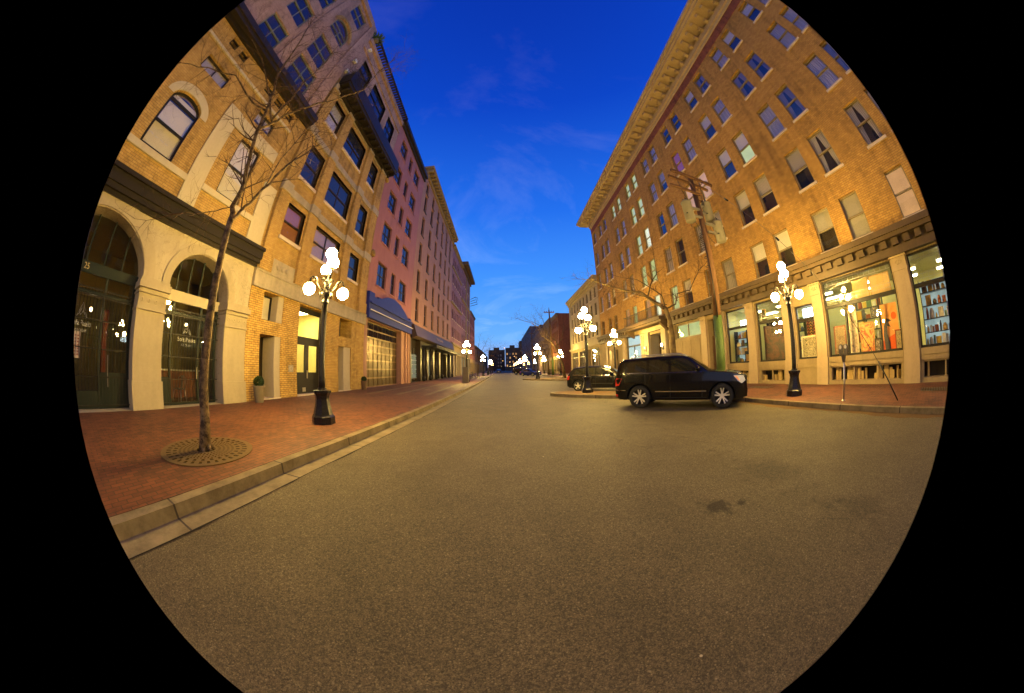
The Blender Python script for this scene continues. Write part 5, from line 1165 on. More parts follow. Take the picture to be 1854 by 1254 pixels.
LAMPS = [((-4.28, 5.48, .15), AL, 'five globe street lamp before the lit yellow doorway of the loft building'),
 ((8.93, 4.97, .15), AR, 'black five globe street lamp in front of the picture shop, near the parking meter'),
 ((4.15, 13.1, .15), AR, 'black five globe street lamp on the traffic island behind the black parked car'),
 ((9.17, 21.1, .15), AR, 'five globe street lamp on the pavement before the pale lit shop window of the hotel'),
 ((-3.75, 28.2, .15), AL, 'five globe street lamp standing beside the grey utility cabinet on the left pavement'),
 ((4.3, 33.8, .15), AR, 'five globe street lamp at the tip of the second traffic island'),
 ((9.52, 44.6, .15), AR, 'five globe street lamp before the cream building, near the leaning tree'),
 ((-4.0, 55, .15), AL, 'five globe street lamp on the left pavement by the benches and the small bare tree'),
 ((4.9, 60.6, .15), AR, 'five globe street lamp on the third traffic island, just past the blue car'),
 ((9.97, 66, .15), AR, 'five globe street lamp before the dark red building'),
 ((-3.8, 83, .15), AL, 'five globe street lamp on the left pavement before the rose coloured building'),
 ((5.3, 84.5, .15), AR, 'five globe street lamp on the fourth traffic island'),
 ((10.4, 90, .15), AR, 'five globe street lamp before the grey-brown building'),
 ((5.6, 108, .15), AR, 'five globe street lamp at the kerb beyond the fourth traffic island'),
 ((-4.6, 118, .15), AL, 'smallest five globe street lamp, furthest along the left pavement'),
 ((10.6, 113, .15), AR, 'five globe street lamp before the slate coloured block, nearer end'), ((5.9, 131, .15), AR, 'five globe street lamp at the kerb beside the slate coloured block'), ((10.6, 138, .15), AR, 'five globe street lamp before the slate coloured block, far end'), ((6.3, 156, .15), AR, 'last five globe street lamp on the kerb beside the slate coloured block'),
 ((-4.28, -15.5, .15), AL, 'five globe street lamp on the left pavement behind the viewpoint'), ((8.93, -13.5, .15), AR, 'five globe street lamp on the right pavement behind the viewpoint')]
L0 = make_lamp(*LAMPS[0])
GF = GM.copy(); GF.materials[0] = emit('far_globe', (1., .60, .22), 14)
for p_, a_, l_ in LAMPS[1:]:
    c_ = copy_tree(L0, p_, a_, l_)
    if p_[1] > 100:
        for q in c_.children:
            if q.name.startswith('globe'): q.data = GF
# small far street lights beyond the end of the shops
rr = random.Random(2)
mbp = MB(); mbp.tube([(0, 0, 0), (0, 0, 7.2), (.5, -.3, 7.5)], .07, 6); fpm = mbp.mesh('post', BLK); mbp = MB(); mbp.lathe([(0, -.16), (.2, -.1), (.26, 0), (.2, .1), (0, .16)], 10); fhm = mbp.mesh('head', emit('far_lamp', (1., .50, .14), 5))
FL = [(0.5, 165, 1.9, 'highest single orange street light at the end of the street'), (7.5, 190, 1.35, 'single orange street light before the dark block with most lit windows'), (9.6, 150, .95, 'single orange street light at the end of the street, lowest of the far group'), (13.8, 190, 1.25, 'single orange street light at the end of the street against the tallest dark block'), (-.6, 200, 1.0, 'single orange street light at the end of the street beyond the left pavement'), (4., 178, .8, 'single orange street light at the end of the street, in the middle of the roadway')]
for x, y, k, lb in FL:
    t = thing('street_light', lb, 'street light', (x, y, .1), 0, 'single street lights at the far end'); t.scale = (1, 1, k)
    link('pole', fpm, t); o = link('lamp_head', fhm, t, (.55, -.3, 7.45)); o.scale = (1, 1, 1/k)
# ================================================================== TREES
BARK = mat('bark', lambda g: pbr(g, g.mix(g.ramp(g.noise(g.pos(), 9., 6., .7), [(.42, 0.), (.58, 1.)]), (.035, .022, .011), (.17, .115, .055)), .85, 0, g.bump(g.noise(g.pos(), 30., 5.), .8, .01), .3))
TWIG = plain('twig_bark', (.07, .04, .02), .8)
BARKM = mat('mossy_bark', lambda g: pbr(g, g.mix(g.ramp(g.noise(g.pos(), 4., 6., .7), [(.4, 0.), (.6, 1.)]), (.06, .036, .017), (.125, .09, .035)), .85, 0, g.bump(g.noise(g.pos(), 30., 5.), .8, .01), .3))
def grow(mb, p, d, L, r, depth, rnd, curl=.27, upb=.14):
    n = 4; pts = [p]; q = p; dd = d.normalized()
    for k in range(n):
        dd = (dd+Vector((rnd.gauss(0, curl), rnd.gauss(0, curl), rnd.gauss(upb, curl)))*.42).normalized(); q = q+dd*L/n; pts.append(q)
    mb.tube(pts, [r*(1-.2*k) for k in range(n+1)], 4 if r > .012 else 3, caps=False)
    if depth > 0:
        for k in range(rnd.choice([2, 3, 3])):
            i = rnd.choice([1, 2, 3, 4]); e = (pts[i]-pts[i-1]).normalized(); side = e.cross(Vector((rnd.gauss(0, 1), rnd.gauss(0, 1), rnd.gauss(0, 1)))).normalized()
            grow(mb, pts[i], (e*.7+side*.8), L*rnd.uniform(.5, .75), r*.55, depth-1, rnd, curl, upb)
def tree(loc, trunk, limbs, label, seed, bark, dens=1.5, tl=.8, depth=2, grp=None, rt_=.1):
    t = thing('bare_tree', label, 'tree', loc, 0, grp); rnd = random.Random(seed)
    V = lambda ps: [Vector(p) for p in ps]
    mb = MB(); n = len(trunk); mb.tube(V(trunk), [rt_*(1.35 if k == 0 else 1.05 if k == 1 else 1)*(1-.35*k/(n-1)) for k in range(n)], 12); rng = random.Random(seed+1)
    for k in range(6):
        q = k*1.05; mb.tube([Vector((0, 0, .16))+Vector((cos(q), sin(q), 0))*rt_*.7, Vector((cos(q), sin(q), 0))*rt_*1.9+Vector((0, 0, -.02))], [rt_*.5, rt_*.15], 6)
    link('trunk', mb.mesh('trunk', bark), t)
    mb = MB(); tw = MB()
    for ps, r0, r1 in limbs:
        P_ = V(ps); m_ = []
        for a, b_ in zip(P_, P_[1:]):
            for k in range(3): q = a.lerp(b_, k/3); m_.append(q+Vector((rnd.gauss(0, .012), rnd.gauss(0, .012), rnd.gauss(0, .012)))*(0 if not m_ else 1))
        m_.append(P_[-1]); nn = len(m_); mb.tube(m_, [r0+(r1-r0)*k/(nn-1) for k in range(nn)], 7)
        tot = sum((b_-a).length for a, b_ in zip(m_, m_[1:])); cnt = int(tot/.3*dens)
        for k in range(cnt):
            f = rnd.uniform(.12, 1.)**.8*(nn-1); i = min(int(f), nn-2); q = m_[i].lerp(m_[i+1], f-i); e = (m_[i+1]-m_[i]).normalized()
            side = e.cross(Vector((rnd.gauss(0, 1), rnd.gauss(0, 1), rnd.gauss(0, 1)))).normalized(); r = max(.008, (r0+(r1-r0)*f/(nn-1))*.45)
            grow(tw, q, e*.45+side*.9, tl*rnd.uniform(.6, 1.25), min(r, .016), depth, rnd)
        for k in range(2): grow(tw, m_[-1], (m_[-1]-m_[-2]), tl*1.1, max(r1*.8, .01), depth, rnd)
    link('limbs', mb.mesh('limbs', bark), t); link('twigs', tw.mesh('twigs', TWIG, False), t); return t
tree((-4.46, 2.24, .1), [(-.02, -.04, 0), (.02, .03, .5), (.03, .04, 1.0), (.05, .09, 1.66), (.05, .11, 2.32), (.06, .11, 2.76), (.05, .1, 3.18), (.04, .08, 3.67)],
 [([(.05, .09, 3.6), (.03, .05, 3.89), (.03, .06, 4.4), (-.04, -.08, 5.0), (-.09, -.18, 5.6), (-.11, -.23, 6.06), (-.19, -.41, 6.78), (-.24, -.57, 7.13), (-.3, -.75, 8.4), (-.38, -1.02, 9.6)], .058, .016),
  ([(-.09, -.18, 5.6), (.0, .0, 5.94), (.10, .18, 6.3), (.29, .5, 6.86), (.57, .88, 7.4), (.94, 1.3, 8.2), (1.02, 1.38, 9.4), (1.11, 1.46, 9.9)], .034, .008),
  ([(-.01, -.01, 5.94), (-.14, -.31, 6.41), (-.28, -.66, 6.89), (-.42, -1.19, 7.31), (-.55, -1.8, 7.55)], .028, .008),
  ([(-.11, -.23, 6.13), (-.27, -.64, 6.14), (-.45, -1.36, 6.44), (-.63, -2.03, 6.2), (-.7, -2.6, 5.9)], .026, .007),
  ([(.04, .08, 3.6), (.08, .16, 3.75), (.17, .3, 4.05), (.25, .45, 4.41), (.36, .6, 4.85), (.49, .79, 5.3)], .036, .024),
  ([(-.02, -.04, 5.99), (.03, .05, 6.84), (.05, .09, 7.57), (.08, .16, 8.71), (.05, .09, 9.8)], .028, .008),
  ([(.03, .05, 3.89), (-.1, -.21, 3.75), (-.21, -.47, 3.6), (-.32, -.82, 3.5)], .012, .005),
  ([(.25, .45, 4.41), (.1, .6, 5.0), (.3, .7, 5.9), (.2, .9, 6.6)], .016, .006)],
 'thin bare young tree with a forked trunk rising from the round iron grate', 12, BARK, 1.35, .85, 3, rt_=.092)
tree((8.6, 12.2, .1), [(.2, -.15, 0), (.14, -.1, 1.56), (.12, -.09, 2.83), (.06, -.04, 3.58), (-.08, .06, 4.26)],
 [([(-.06, .05, 4.2), (-.46, .31, 4.54), (-.84, .55, 4.92), (-1.16, .74, 5.2), (-1.84, 1.11, 5.37), (-2.54, 1.44, 5.63), (-3.33, 1.77, 6.06), (-4.08, 2.02, 6.23)], .11, .015),
  ([(-.84, .55, 4.92), (-.59, .4, 5.68), (-.3, .14, 6.14), (-.26, .18, 6.97), (-.24, .16, 7.72)], .045, .01),
  ([(0, 0, 4.2), (.41, -.3, 4.39), (.55, -.4, 4.94), (1.1, -.85, 5.06), (1.6, -1.3, 6.04), (1.94, -1.63, 6.36)], .05, .01),
  ([(-.08, .06, 4.26), (-.18, .12, 4.94), (-.63, .42, 5.39), (-1.25, .79, 5.96), (-2.15, 1.26, 6.2)], .045, .01),
  ([(-.46, .31, 4.54), (-1.1, .2, 4.8), (-1.9, .3, 5.0), (-2.9, .6, 5.1)], .03, .008)],
 'thick forked bare tree behind the shiny black car, before the boarded panels', 5, BARKM, 1.35, .9, 2, rt_=.17)
T3L = [([(.14, -.03, 0), (-.04, .01, 1.67)], .12, .1)]
t3 = [(.2, -.03, 0), (.0, .01, 1.67), (-.35, .08, 2.75), (-.55, .12, 3.3)]
l3 = [([(-.5, .1, 3.2), (-.77, .16, 3.68), (-1.2, .25, 4.47), (-2.09, .4, 5.11), (-2.61, .48, 5.67), (-2.9, .49, 6.38), (-3.72, .61, 7.08), (-4.79, .71, 7.38)], .09, .02), ([(-.5, .1, 3.2), (-.74, .16, 4.68), (-1.63, .32, 5.33), (-1.98, .38, 6.04), (-2.95, .52, 6.86), (-4.02, .65, 7.36)], .07, .02), ([(-2.09, .4, 5.11), (-1.91, .37, 5.96), (-2.31, .43, 7.55), (-2.68, .49, 8.04)], .045, .015), ([(-.6, .1, 4), (.1, .3, 5.2), (.3, .2, 6.4)], .05, .015)]
tree((7.4, 33.2, .1), t3, l3, 'bare tree leaning left over the road from the second traffic island', 8, BARKM, 1.2, 1.3, 2, rt_=.16)
tree((8.8, 52, .1), [(0, 0, 0), (-.1, 0, 2), (-.2, 0, 3.4)], [([(-.2, 0, 3.4), (-.8, .2, 4.8), (-2, .3, 6), (-3.6, .4, 6.9)], .08, .02), ([(-.2, 0, 3.4), (.1, 0, 5), (-.4, 0, 7)], .07, .02), ([(-.5, .1, 4.2), (-1.4, 0, 6.4), (-2.4, 0, 7.6)], .05, .02)], 'bare tree beside the open yard, behind the one leaning from the second island', 9, BARKM, 1.1, 1.2, 2, rt_=.15)
tree((-3.9, 42, .1), [(0, 0, 0), (.05, 0, 1.6), (.1, 0, 2.6)], [([(.1, 0, 2.6), (.3, .1, 3.6), (.9, .1, 4.6), (1.3, .1, 5.4)], .05, .012), ([(.1, 0, 2.6), (0, 0, 4), (.3, 0, 5.6)], .045, .012), ([(.3, 0, 3.4), (1.2, 0, 4.1), (2., 0, 4.5)], .03, .01)], 'small bare tree by the benches on the left pavement', 10, TWIG, .9, .9, 2, rt_=.08)
tree((-3.7, 70, .1), [(0, 0, 0), (.05, 0, 2), (.1, 0, 3.6)], [([(.1, 0, 3.6), (.8, .1, 5.2), (2., .1, 6.6), (3.2, .1, 7.2)], .07, .02), ([(.1, 0, 3.6), (0, 0, 5.5), (.6, 0, 7.8)], .06, .02), ([(.4, 0, 4.4), (1.9, 0, 5.2), (3.4, 0, 5.6)], .05, .015)], 'bare tree reaching over the road further along the left pavement', 13, TWIG, 1., 1.5, 2, rt_=.13)
tree((-3.9, 98, .1), [(0, 0, 0), (.05, 0, 2), (.1, 0, 3.6)], [([(.1, 0, 3.6), (.8, .1, 5.2), (1.6, .1, 6.6)], .07, .02), ([(.1, 0, 3.6), (0, 0, 5.5), (-.6, 0, 6.8)], .06, .02)], 'bare tree furthest along the left pavement', 14, TWIG, 1., 1.5, 2, rt_=.13)
for x, y, sd, lb in ((8.3, 74, 21, 'bare spreading tree before the brown building'), (8.1, 96, 22, 'bare spreading tree before the grey-brown building'), (8.2, 124, 23, 'bare spreading tree before the slate coloured block, nearer one'), (7.6, 148, 24, 'bare spreading tree before the slate coloured block, farther one'), (-4.2, 132, 25, 'bare tree at the far end of the low brown building')):
    tree((x, y, .1), [(0, 0, 0), (-.1, 0, 2), (-.2, 0, 3.2)], [([(-.2, 0, 3.2), (-1., .2, 4.8), (-2.4, .3, 6.2), (-3.9, .4, 7.4)], .1, .03), ([(-.2, 0, 3.2), (.3, 0, 5.4), (-.2, 0, 8.2)], .09, .03), ([(-.5, .1, 4.0), (-1.6, 0, 6.6), (-2., 0, 9)], .07, .03), ([(0, .1, 4.4), (1.2, 0, 6.2), (2., 0, 7.6)], .07, .03)], lb, sd, TWIG, 1.3, 1.6, 2, rt_=.17)
# tree grate
t = thing('tree_grate', 'round cast iron grate with rings of slots set in brick around the thin bare tree', 'grate', (-4.5, 2.24, .15))
RUST = plain('rusty_iron', (.13, .085, .035), .6, .2, scale=18, var=.35)
mb = MB(); mb.lathe([(.2, .002), (.84, .002)], 48, smooth=False); link('pit', mb.mesh('pit', plain('grate_dark', (.03, .022, .012), .9), False), t)
mb = MB()
def annulus(r0, r1, z0=.004, z1=.016, n=64):
    for k in range(n):
        a, b_ = 2*pi*k/n, 2*pi*(k+1)/n; c_ = [(r0*cos(a), r0*sin(a)), (r1*cos(a), r1*sin(a)), (r1*cos(b_), r1*sin(b_)), (r0*cos(b_), r0*sin(b_))]
        mb.face([(x, y, z1) for x, y in c_]); mb.face([(c_[0][0], c_[0][1], z0), (c_[3][0], c_[3][1], z0), (c_[3][0], c_[3][1], z1), (c_[0][0], c_[0][1], z1)]); mb.face([(c_[1][0], c_[1][1], z0), (c_[2][0], c_[2][1], z0), (c_[2][0], c_[2][1], z1), (c_[1][0], c_[1][1], z1)])
RR = [(.18, .23, 0), (.28, .315, 26), (.36, .395, 34), (.44, .475, 42), (.52, .555, 50), (.63, .67, 26), (.76, .86, 34)]
for r0, r1, _ in RR: annulus(r0, r1)
for (a0, a1, _), (b0, b1, n) in zip(RR, RR[1:]):
    for k in range(n):
        q = 2*pi*k/n; c_, s_ = cos(q), sin(q); w_ = .62*2*pi*(a1+b0)/2/n*.5
        x0, x1 = a1-.003, b0+.003; mb.add([(x0*c_-(-w_)*s_, x0*s_+(-w_)*c_, .0155), (x1*c_+w_*s_, x1*s_-w_*c_, .0155), (x1*c_-w_*s_, x1*s_+w_*c_, .0155), (x0*c_-w_*s_, x0*s_+w_*c_, .0155)], [(0, 1, 2, 3)])
link('ring', mb.mesh('grate', RUST, False), t)
# ================================================================== UTILITY POLES
WOODP = mat('pole_wood', lambda g: pbr(g, g.mix(g.noise(g.comb(g.m('MULTIPLY', g.xyz(g.pos())[0], 30.), g.m('MULTIPLY', g.xyz(g.pos())[1], 30.), g.m('MULTIPLY', g.xyz(g.pos())[2], 1.)), 1., 4.), (.06, .03, .015), (.17, .085, .038)), .8, 0, None, .3))
GREENP = plain('green_pole_paint', (.05, .085, .022), .6, scale=9, var=.3)
TRANS = plain('transformer_grey', (.17, .155, .12), .5, .1)
def upole(loc, h, label, full=True, lean=(.0, .0)):
    t = thing('utility_pole', label, 'utility pole', loc)
    mb = MB(); mb.tube([(0, 0, 0), (0, 0, 3.1)], [.205, .19], 16); link('painted_base', mb.mesh('pb', GREENP), t)
    mb = MB(); mb.tube([(0, 0, 3.1), (lean[0], lean[1], h)], [.175, .115], 14); link('shaft', mb.mesh('shaft', WOODP), t)
    return t
t = upole((8.52, 8.34, .1), 9.75, 'wooden utility pole painted green below, carrying three grey transformers', lean=(.18, -.2))
mb = MB(); d1 = Vector((1., .08, -.0)).normalized(); pz = Vector((.18, -.2, 9.6)); nx = d1.cross(Vector((0, 0, 1)))
for off, dz, hl in ((nx*.16, .0, 1.35), (nx*-.16, -.12, 1.3)): mb.obox(pz+off+Vector((0, 0, dz)), d1*hl, nx*.05, (0, 0, .065))
mb.obox(pz+Vector((0, 0, -.95))+nx*.16-d1*.75, d1*.95, nx*.045, (0, 0, .06)); mb.obox(pz+Vector((0, 0, -1.1))-nx*.13+d1*.5, d1*.55, nx*.045, (0, 0, .05))
mb.tube([pz+nx*.2+d1*.7, pz+nx*.15+Vector((0, 0, -.75))], .02, 5); mb.tube([pz+nx*.2-d1*.7, pz+nx*.15+Vector((0, 0, -.75))], .02, 5)
link('crossarm', mb.mesh('crossarm', WOODP), t)
mb = MB()
for k in (-1.05, -.6, .6, 1.05):
    for off in (nx*.14,): q = pz+off+d1*k; mb.lathe([(.02, .06), (.02, .12), (.05, .13), (.05, .17), (.03, .18), (.045, .2), (.02, .24)], 8, tuple(q))
linkp('insulator', mb, plain('porcelain', (.4, .33, .25), .3), t)
for k, (off, zc) in enumerate([(d1*-.80, 7.5), (d1*.62, 7.85), (d1*.72+nx*.25, 6.75)]):
    mb = MB(); c_ = (off.x+.13, off.y-.15, zc-.42)
    mb.lathe([(.0, 0), (.21, 0), (.235, .02), (.235, .9), (.255, .92), (.255, .96), (.2, 1.02), (0, 1.05)], 20, c_); mb.box(c_[0] if off.x < 0 else .1, .1 if off.x < 0 else c_[0], c_[1]-.05, c_[1]+.05, c_[2]+.3, c_[2]+.4); mb.box(c_[0] if off.x < 0 else .1, .1 if off.x < 0 else c_[0], c_[1]-.05, c_[1]+.05, c_[2]+.7, c_[2]+.8); o = link('transformer', mb.mesh('transformer', TRANS), t)
    mb = MB()
    for q in range(3): mb.lathe([(.03, 0), (.045, .03), (.03, .06), (.045, .09), (.03, .12), (.02, .2)], 8, (c_[0]+.09*cos(q*2.1), c_[1]+.09*sin(q*2.1), c_[2]+1.0))
    mb.lathe([(.05, 0), (.05, .05), (0, .06)], 8, (c_[0]-.19, c_[1]-.1, c_[2]+.3)); linkp('bushing', mb, BLK, o)
mb = MB()
for s1, s2, sag in [(pz+d1*-1.0, Vector((d1*-.5).to_tuple())+Vector((.1, -.1, 8.3)), .35), (pz+d1*.6, d1*.42+Vector((.1, -.1, 8.3)), .3), (d1*-.72+Vector((.1, -.1, 7.9)), Vector((.05, -.05, 6.6)), -.5), (d1*.7+Vector((.1, -.1, 8.0)), Vector((.05, -.05, 6.4)), -.55), (d1*-.6+Vector((0, 0, 8.2)), d1*-.55+Vector((0, 0, 6.9)), -.2), (Vector((.2, 0, 7.2)), Vector((.4, -.3, 6.2)), .2), (Vector((0, -.2, 7.0)), Vector((-.3, .2, 6.3)), .2)]:
    s1, s2 = Vector(s1), Vector(s2); mb.tube([s1.lerp(s2, k/8)+Vector((-.3*abs(sag)*sin(pi*k/8), -.2*sag*sin(pi*k/8), -sag*sin(pi*k/8))) for k in range(9)], .011, 4)
for k in range(8): z = 6.1+k*.09; mb.tube([(-.2+.02*k, .1, z), (.0, -.2, z+.05), (.3, -.1, z-.02)], .014, 4)
for z in (5.2, 5.6, 6.0, 6.6): mb.tube([(.16*cos(q*.8), .16*sin(q*.8), z) for q in range(9)], .012, 4)
mb.tube([(-.13, -.15, 3.), (-.1, -.12, 6.2)], .028, 6)
link('wiring', mb.mesh('wiring', BLK), t)
gw0 = Vector((.55, -.6, 9.1)); gw1 = Vector((8.45-8.52, 1.07-8.34, .08)); mb = MB(); mb.tube([gw0, gw1], .008, 5); m_ = gw0.lerp(gw1, .16); e = (gw1-gw0).normalized(); mb.tube([m_-e*.12, m_+e*.12], .04, 8); m_ = gw0.lerp(gw1, .45); mb.tube([m_-e*.08, m_+e*.08], .04, 8)
link('guy_wire', mb.mesh('guy', BLK), t); mb = MB(); mb.tube([gw0.lerp(gw1, .90), gw1], .02, 8); link('wire_guard', mb.mesh('guard', BLK), t)
for (x, y, h, lb) in [(8.86, 48.2, 11.9, 'second wooden pole painted green below with a single crossarm, past the leaning tree'), (9.2, 83, 12.5, 'third utility pole, thin and distant, with a single crossarm')]:
    t = upole((x, y, .1), h, lb, lean=(-.35, 0)); mb = MB(); mb.box(-1.3, .6, -.08, .08, h-.55, h-.4); mb.tube([(-.35, 0, h), (-.35, 0, h+.4)], .05, 5)
    for k in (-1.2, -.8, .1, .5): mb.box(k-.04, k+.04, -.04, .04, h-.4, h-.2)
    link('crossarm', mb.mesh('crossarm', WOODP), t)
# ================================================================== SMALL STREET THINGS
def planter(x, y, z, r, h, br, potm, label, seed):
    t = thing('planter', label, 'planter', (x, y, z), 0, 'potted box bushes beside the recessed doorways'); mb = MB()
    mb.lathe([(r*.68, 0), (r*.72, .02), (r*.97, h-.06), (r, h-.05), (r, h), (r*.9, h), (r*.88, h-.08), (0, h-.08)], 22); link('pot', mb.mesh('pot', potm), t)
    mb = MB(); rnd = random.Random(seed)
    for k in range(1500):
        v = Vector((rnd.gauss(0, 1), rnd.gauss(0, 1), rnd.gauss(0, 1))).normalized(); q = v*br*rnd.uniform(.72, 1.04); q.z = q.z*.95+h+br*.62
        if q.z < h-.05: continue
        a = v.orthogonal().normalized()*.022; b_ = (v+Vector((rnd.gauss(0, .6), rnd.gauss(0, .6), rnd.gauss(0, .6)))).normalized()*.04; mb.face([q-a, q-a*.2+b_, q+a, q-b_*.3])
    link('bush', mb.mesh('bush', LEAFD, False), t)
planter(-8.95, 7.2, .15, .25, .62, .21, TERRA, 'tall grey pot with a clipped bush beside the near dark doorway', 1); planter(-8.9, 15.95, .15, .22, .58, .17, TERRA2, 'brown pot with a clipped bush near the edge of the garage door', 2)
t = thing('parking_meter', 'grey twin head parking meter on a thin post at the right kerb', 'parking meter', (8.36, 2.82, .15))
mb = MB(); mb.tube([(0, 0, 0), (0, 0, .98)], .03, 10); mb.lathe([(.07, 0), (.07, .015), (.03, .03)], 12); link('post', mb.mesh('post', STEEL), t)
METER = plain('meter_grey', (.10, .09, .085), .4, .4)
mb = MB(); mb.lathe([(.035, .96), (.05, 1.0), (.09, 1.14), (.095, 1.16)], 4, smooth=False); mb.box(-.055, .055, -.13, .13, 1.15, 1.2); link('bracket', mb.mesh('br', METER), t)
for sg in (-1, 1):
    mb = MB(); c_ = (0, sg*.085, 0)
    mb.box(-.05, .05, sg*.085-.062, sg*.085+.062, 1.2, 1.34)
    pr = [(sg*.085+.062*cos(q), 1.34+.085*sin(q)) for q in [pi*k/10 for k in range(11)]]
    mb.face([(.05, y, z) for y, z in pr]); mb.face([(-.05, y, z) for y, z in pr][::-1])
    for a, b_ in zip(pr, pr[1:]): mb.face([(-.05, *a), (-.05, *b_), (.05, *b_), (.05, *a)], 0, True)
    o = link('meter_head', mb.mesh('mh', METER), t); mb = MB(); mb.face([(-.052, sg*.085+.042*cos(q), 1.35+.05*sin(q)) for q in [2*pi*k/12 for k in range(12)]]); link('display', mb.mesh('disp', WHITEP, False), o)
t = thing('utility_cabinet', 'grey-brown square utility cabinet standing before a five globe lamp', 'cabinet', (-3.75, 27.2, .15))
mb = MB(); mb.box(-.32, .32, -.3, .3, 0, .06); mb.box(-.29, .29, -.27, .27, .06, 1.5); mb.box(-.31, .31, -.29, .29, 1.5, 1.54); link('housing', mb.mesh('h', plain('cabinet_paint', (.17, .14, .09), .6)), t); mb = MB(); mb.box(-.25, .25, -.285, -.27, .12, 1.45); link('door', mb.mesh('d', MATS['cabinet_paint']), t)
def bench(x, y, rz, lb):
    t = thing('bench', lb, 'bench', (x, y, .15), rz, 'dark street benches on the left pavement'); mb = MB()
    for k in range(4): mb.box(-.75, .75, -.2+k*.11, -.12+k*.11, .43, .46)
    link('seat', mb.mesh('seat', DWOOD), t); mb = MB()
    for k in range(3): mb.box(-.75, .75, .24, .27, .55+k*.12, .63+k*.12)
    link('backrest', mb.mesh('back', DWOOD), t)
    for x_ in (-.6, .6): mb = MB(); mb.box(x_-.03, x_+.03, -.2, -.15, 0, .43); mb.box(x_-.03, x_+.03, .2, .26, 0, .95); mb.box(x_-.03, x_+.03, -.15, .2, .38, .43); link('leg', mb.mesh('leg', BLK), t)
bench(-4.6, 37.5, pi/2, 'dark slatted bench on the left pavement, nearer the utility cabinet'); bench(-4.4, 41.2, pi/2, 'dark slatted bench on the left pavement, beside the small bare tree')
t = thing('litter_bin', 'dark round litter bin on the left pavement beyond the second lamp', 'bin', (-3.6, 66, .15)); mb = MB(); mb.lathe([(.26, 0), (.3, .1), (.3, .85), (.24, .95), (0, 1.0)], 14); link('body', mb.mesh('b', BLK), t)
for x, y, z in ((10.85, 7.94, .1465), (10.67, -.15, .1465)):
    t = thing('sidewalk_grating', 'dark flush pavement grating ' + ('before the shop window with the very large dark picture' if y > 3 else 'before the end shop window with packed shelves'), 'grating', (x, y, z)); mb = MB(); mb.box(-.4, .4, -.6, .6, 0, .006)
    link('plate', mb.mesh('plate', RUST), t); mb = MB()
    for k in range(12): mb.box(-.36, .36, -.55+k*.1, -.5+k*.1, .006, .009)
    link('bars', mb.mesh('bars', BLK), t)
# patio chairs & parasols in the yard beyond the cream building
for k, (x, y) in enumerate([(10.4, 50.5), (11.2, 53.5), (10.2, 56.2)]):
    t = thing('patio_parasol', ['closed dark patio parasol in the open yard, nearest the cream building', 'closed dark patio parasol in the middle of the open yard', 'closed dark patio parasol in the open yard, nearest the dark red building'][k], 'parasol', (x, y, .15)); mb = MB(); mb.tube([(0, 0, 0), (0, 0, 2.7)], .03, 6); link('pole', mb.mesh('p', BLK), t); mb = MB(); mb.lathe([(.14, 1.1), (.18, 1.3), (.05, 2.6), (0, 2.65)], 8); link('canopy', mb.mesh('c', CURTD), t)
t = thing('patio_fence', 'low black railing along the front of the open yard', 'fence', (9.6, 53.8, .15)); mb = MB()
for k in range(34): mb.box(-.015, .015, -4.9+k*.296-.012, -4.9+k*.296+.012, 0, 1.05)
link('railing', mb.mesh('r', BLK), t); mb = MB(); mb.box(-.03, .03, -4.95, 4.95, 1.05, 1.1); link('top_rail', mb.mesh('tr', BLK), t)
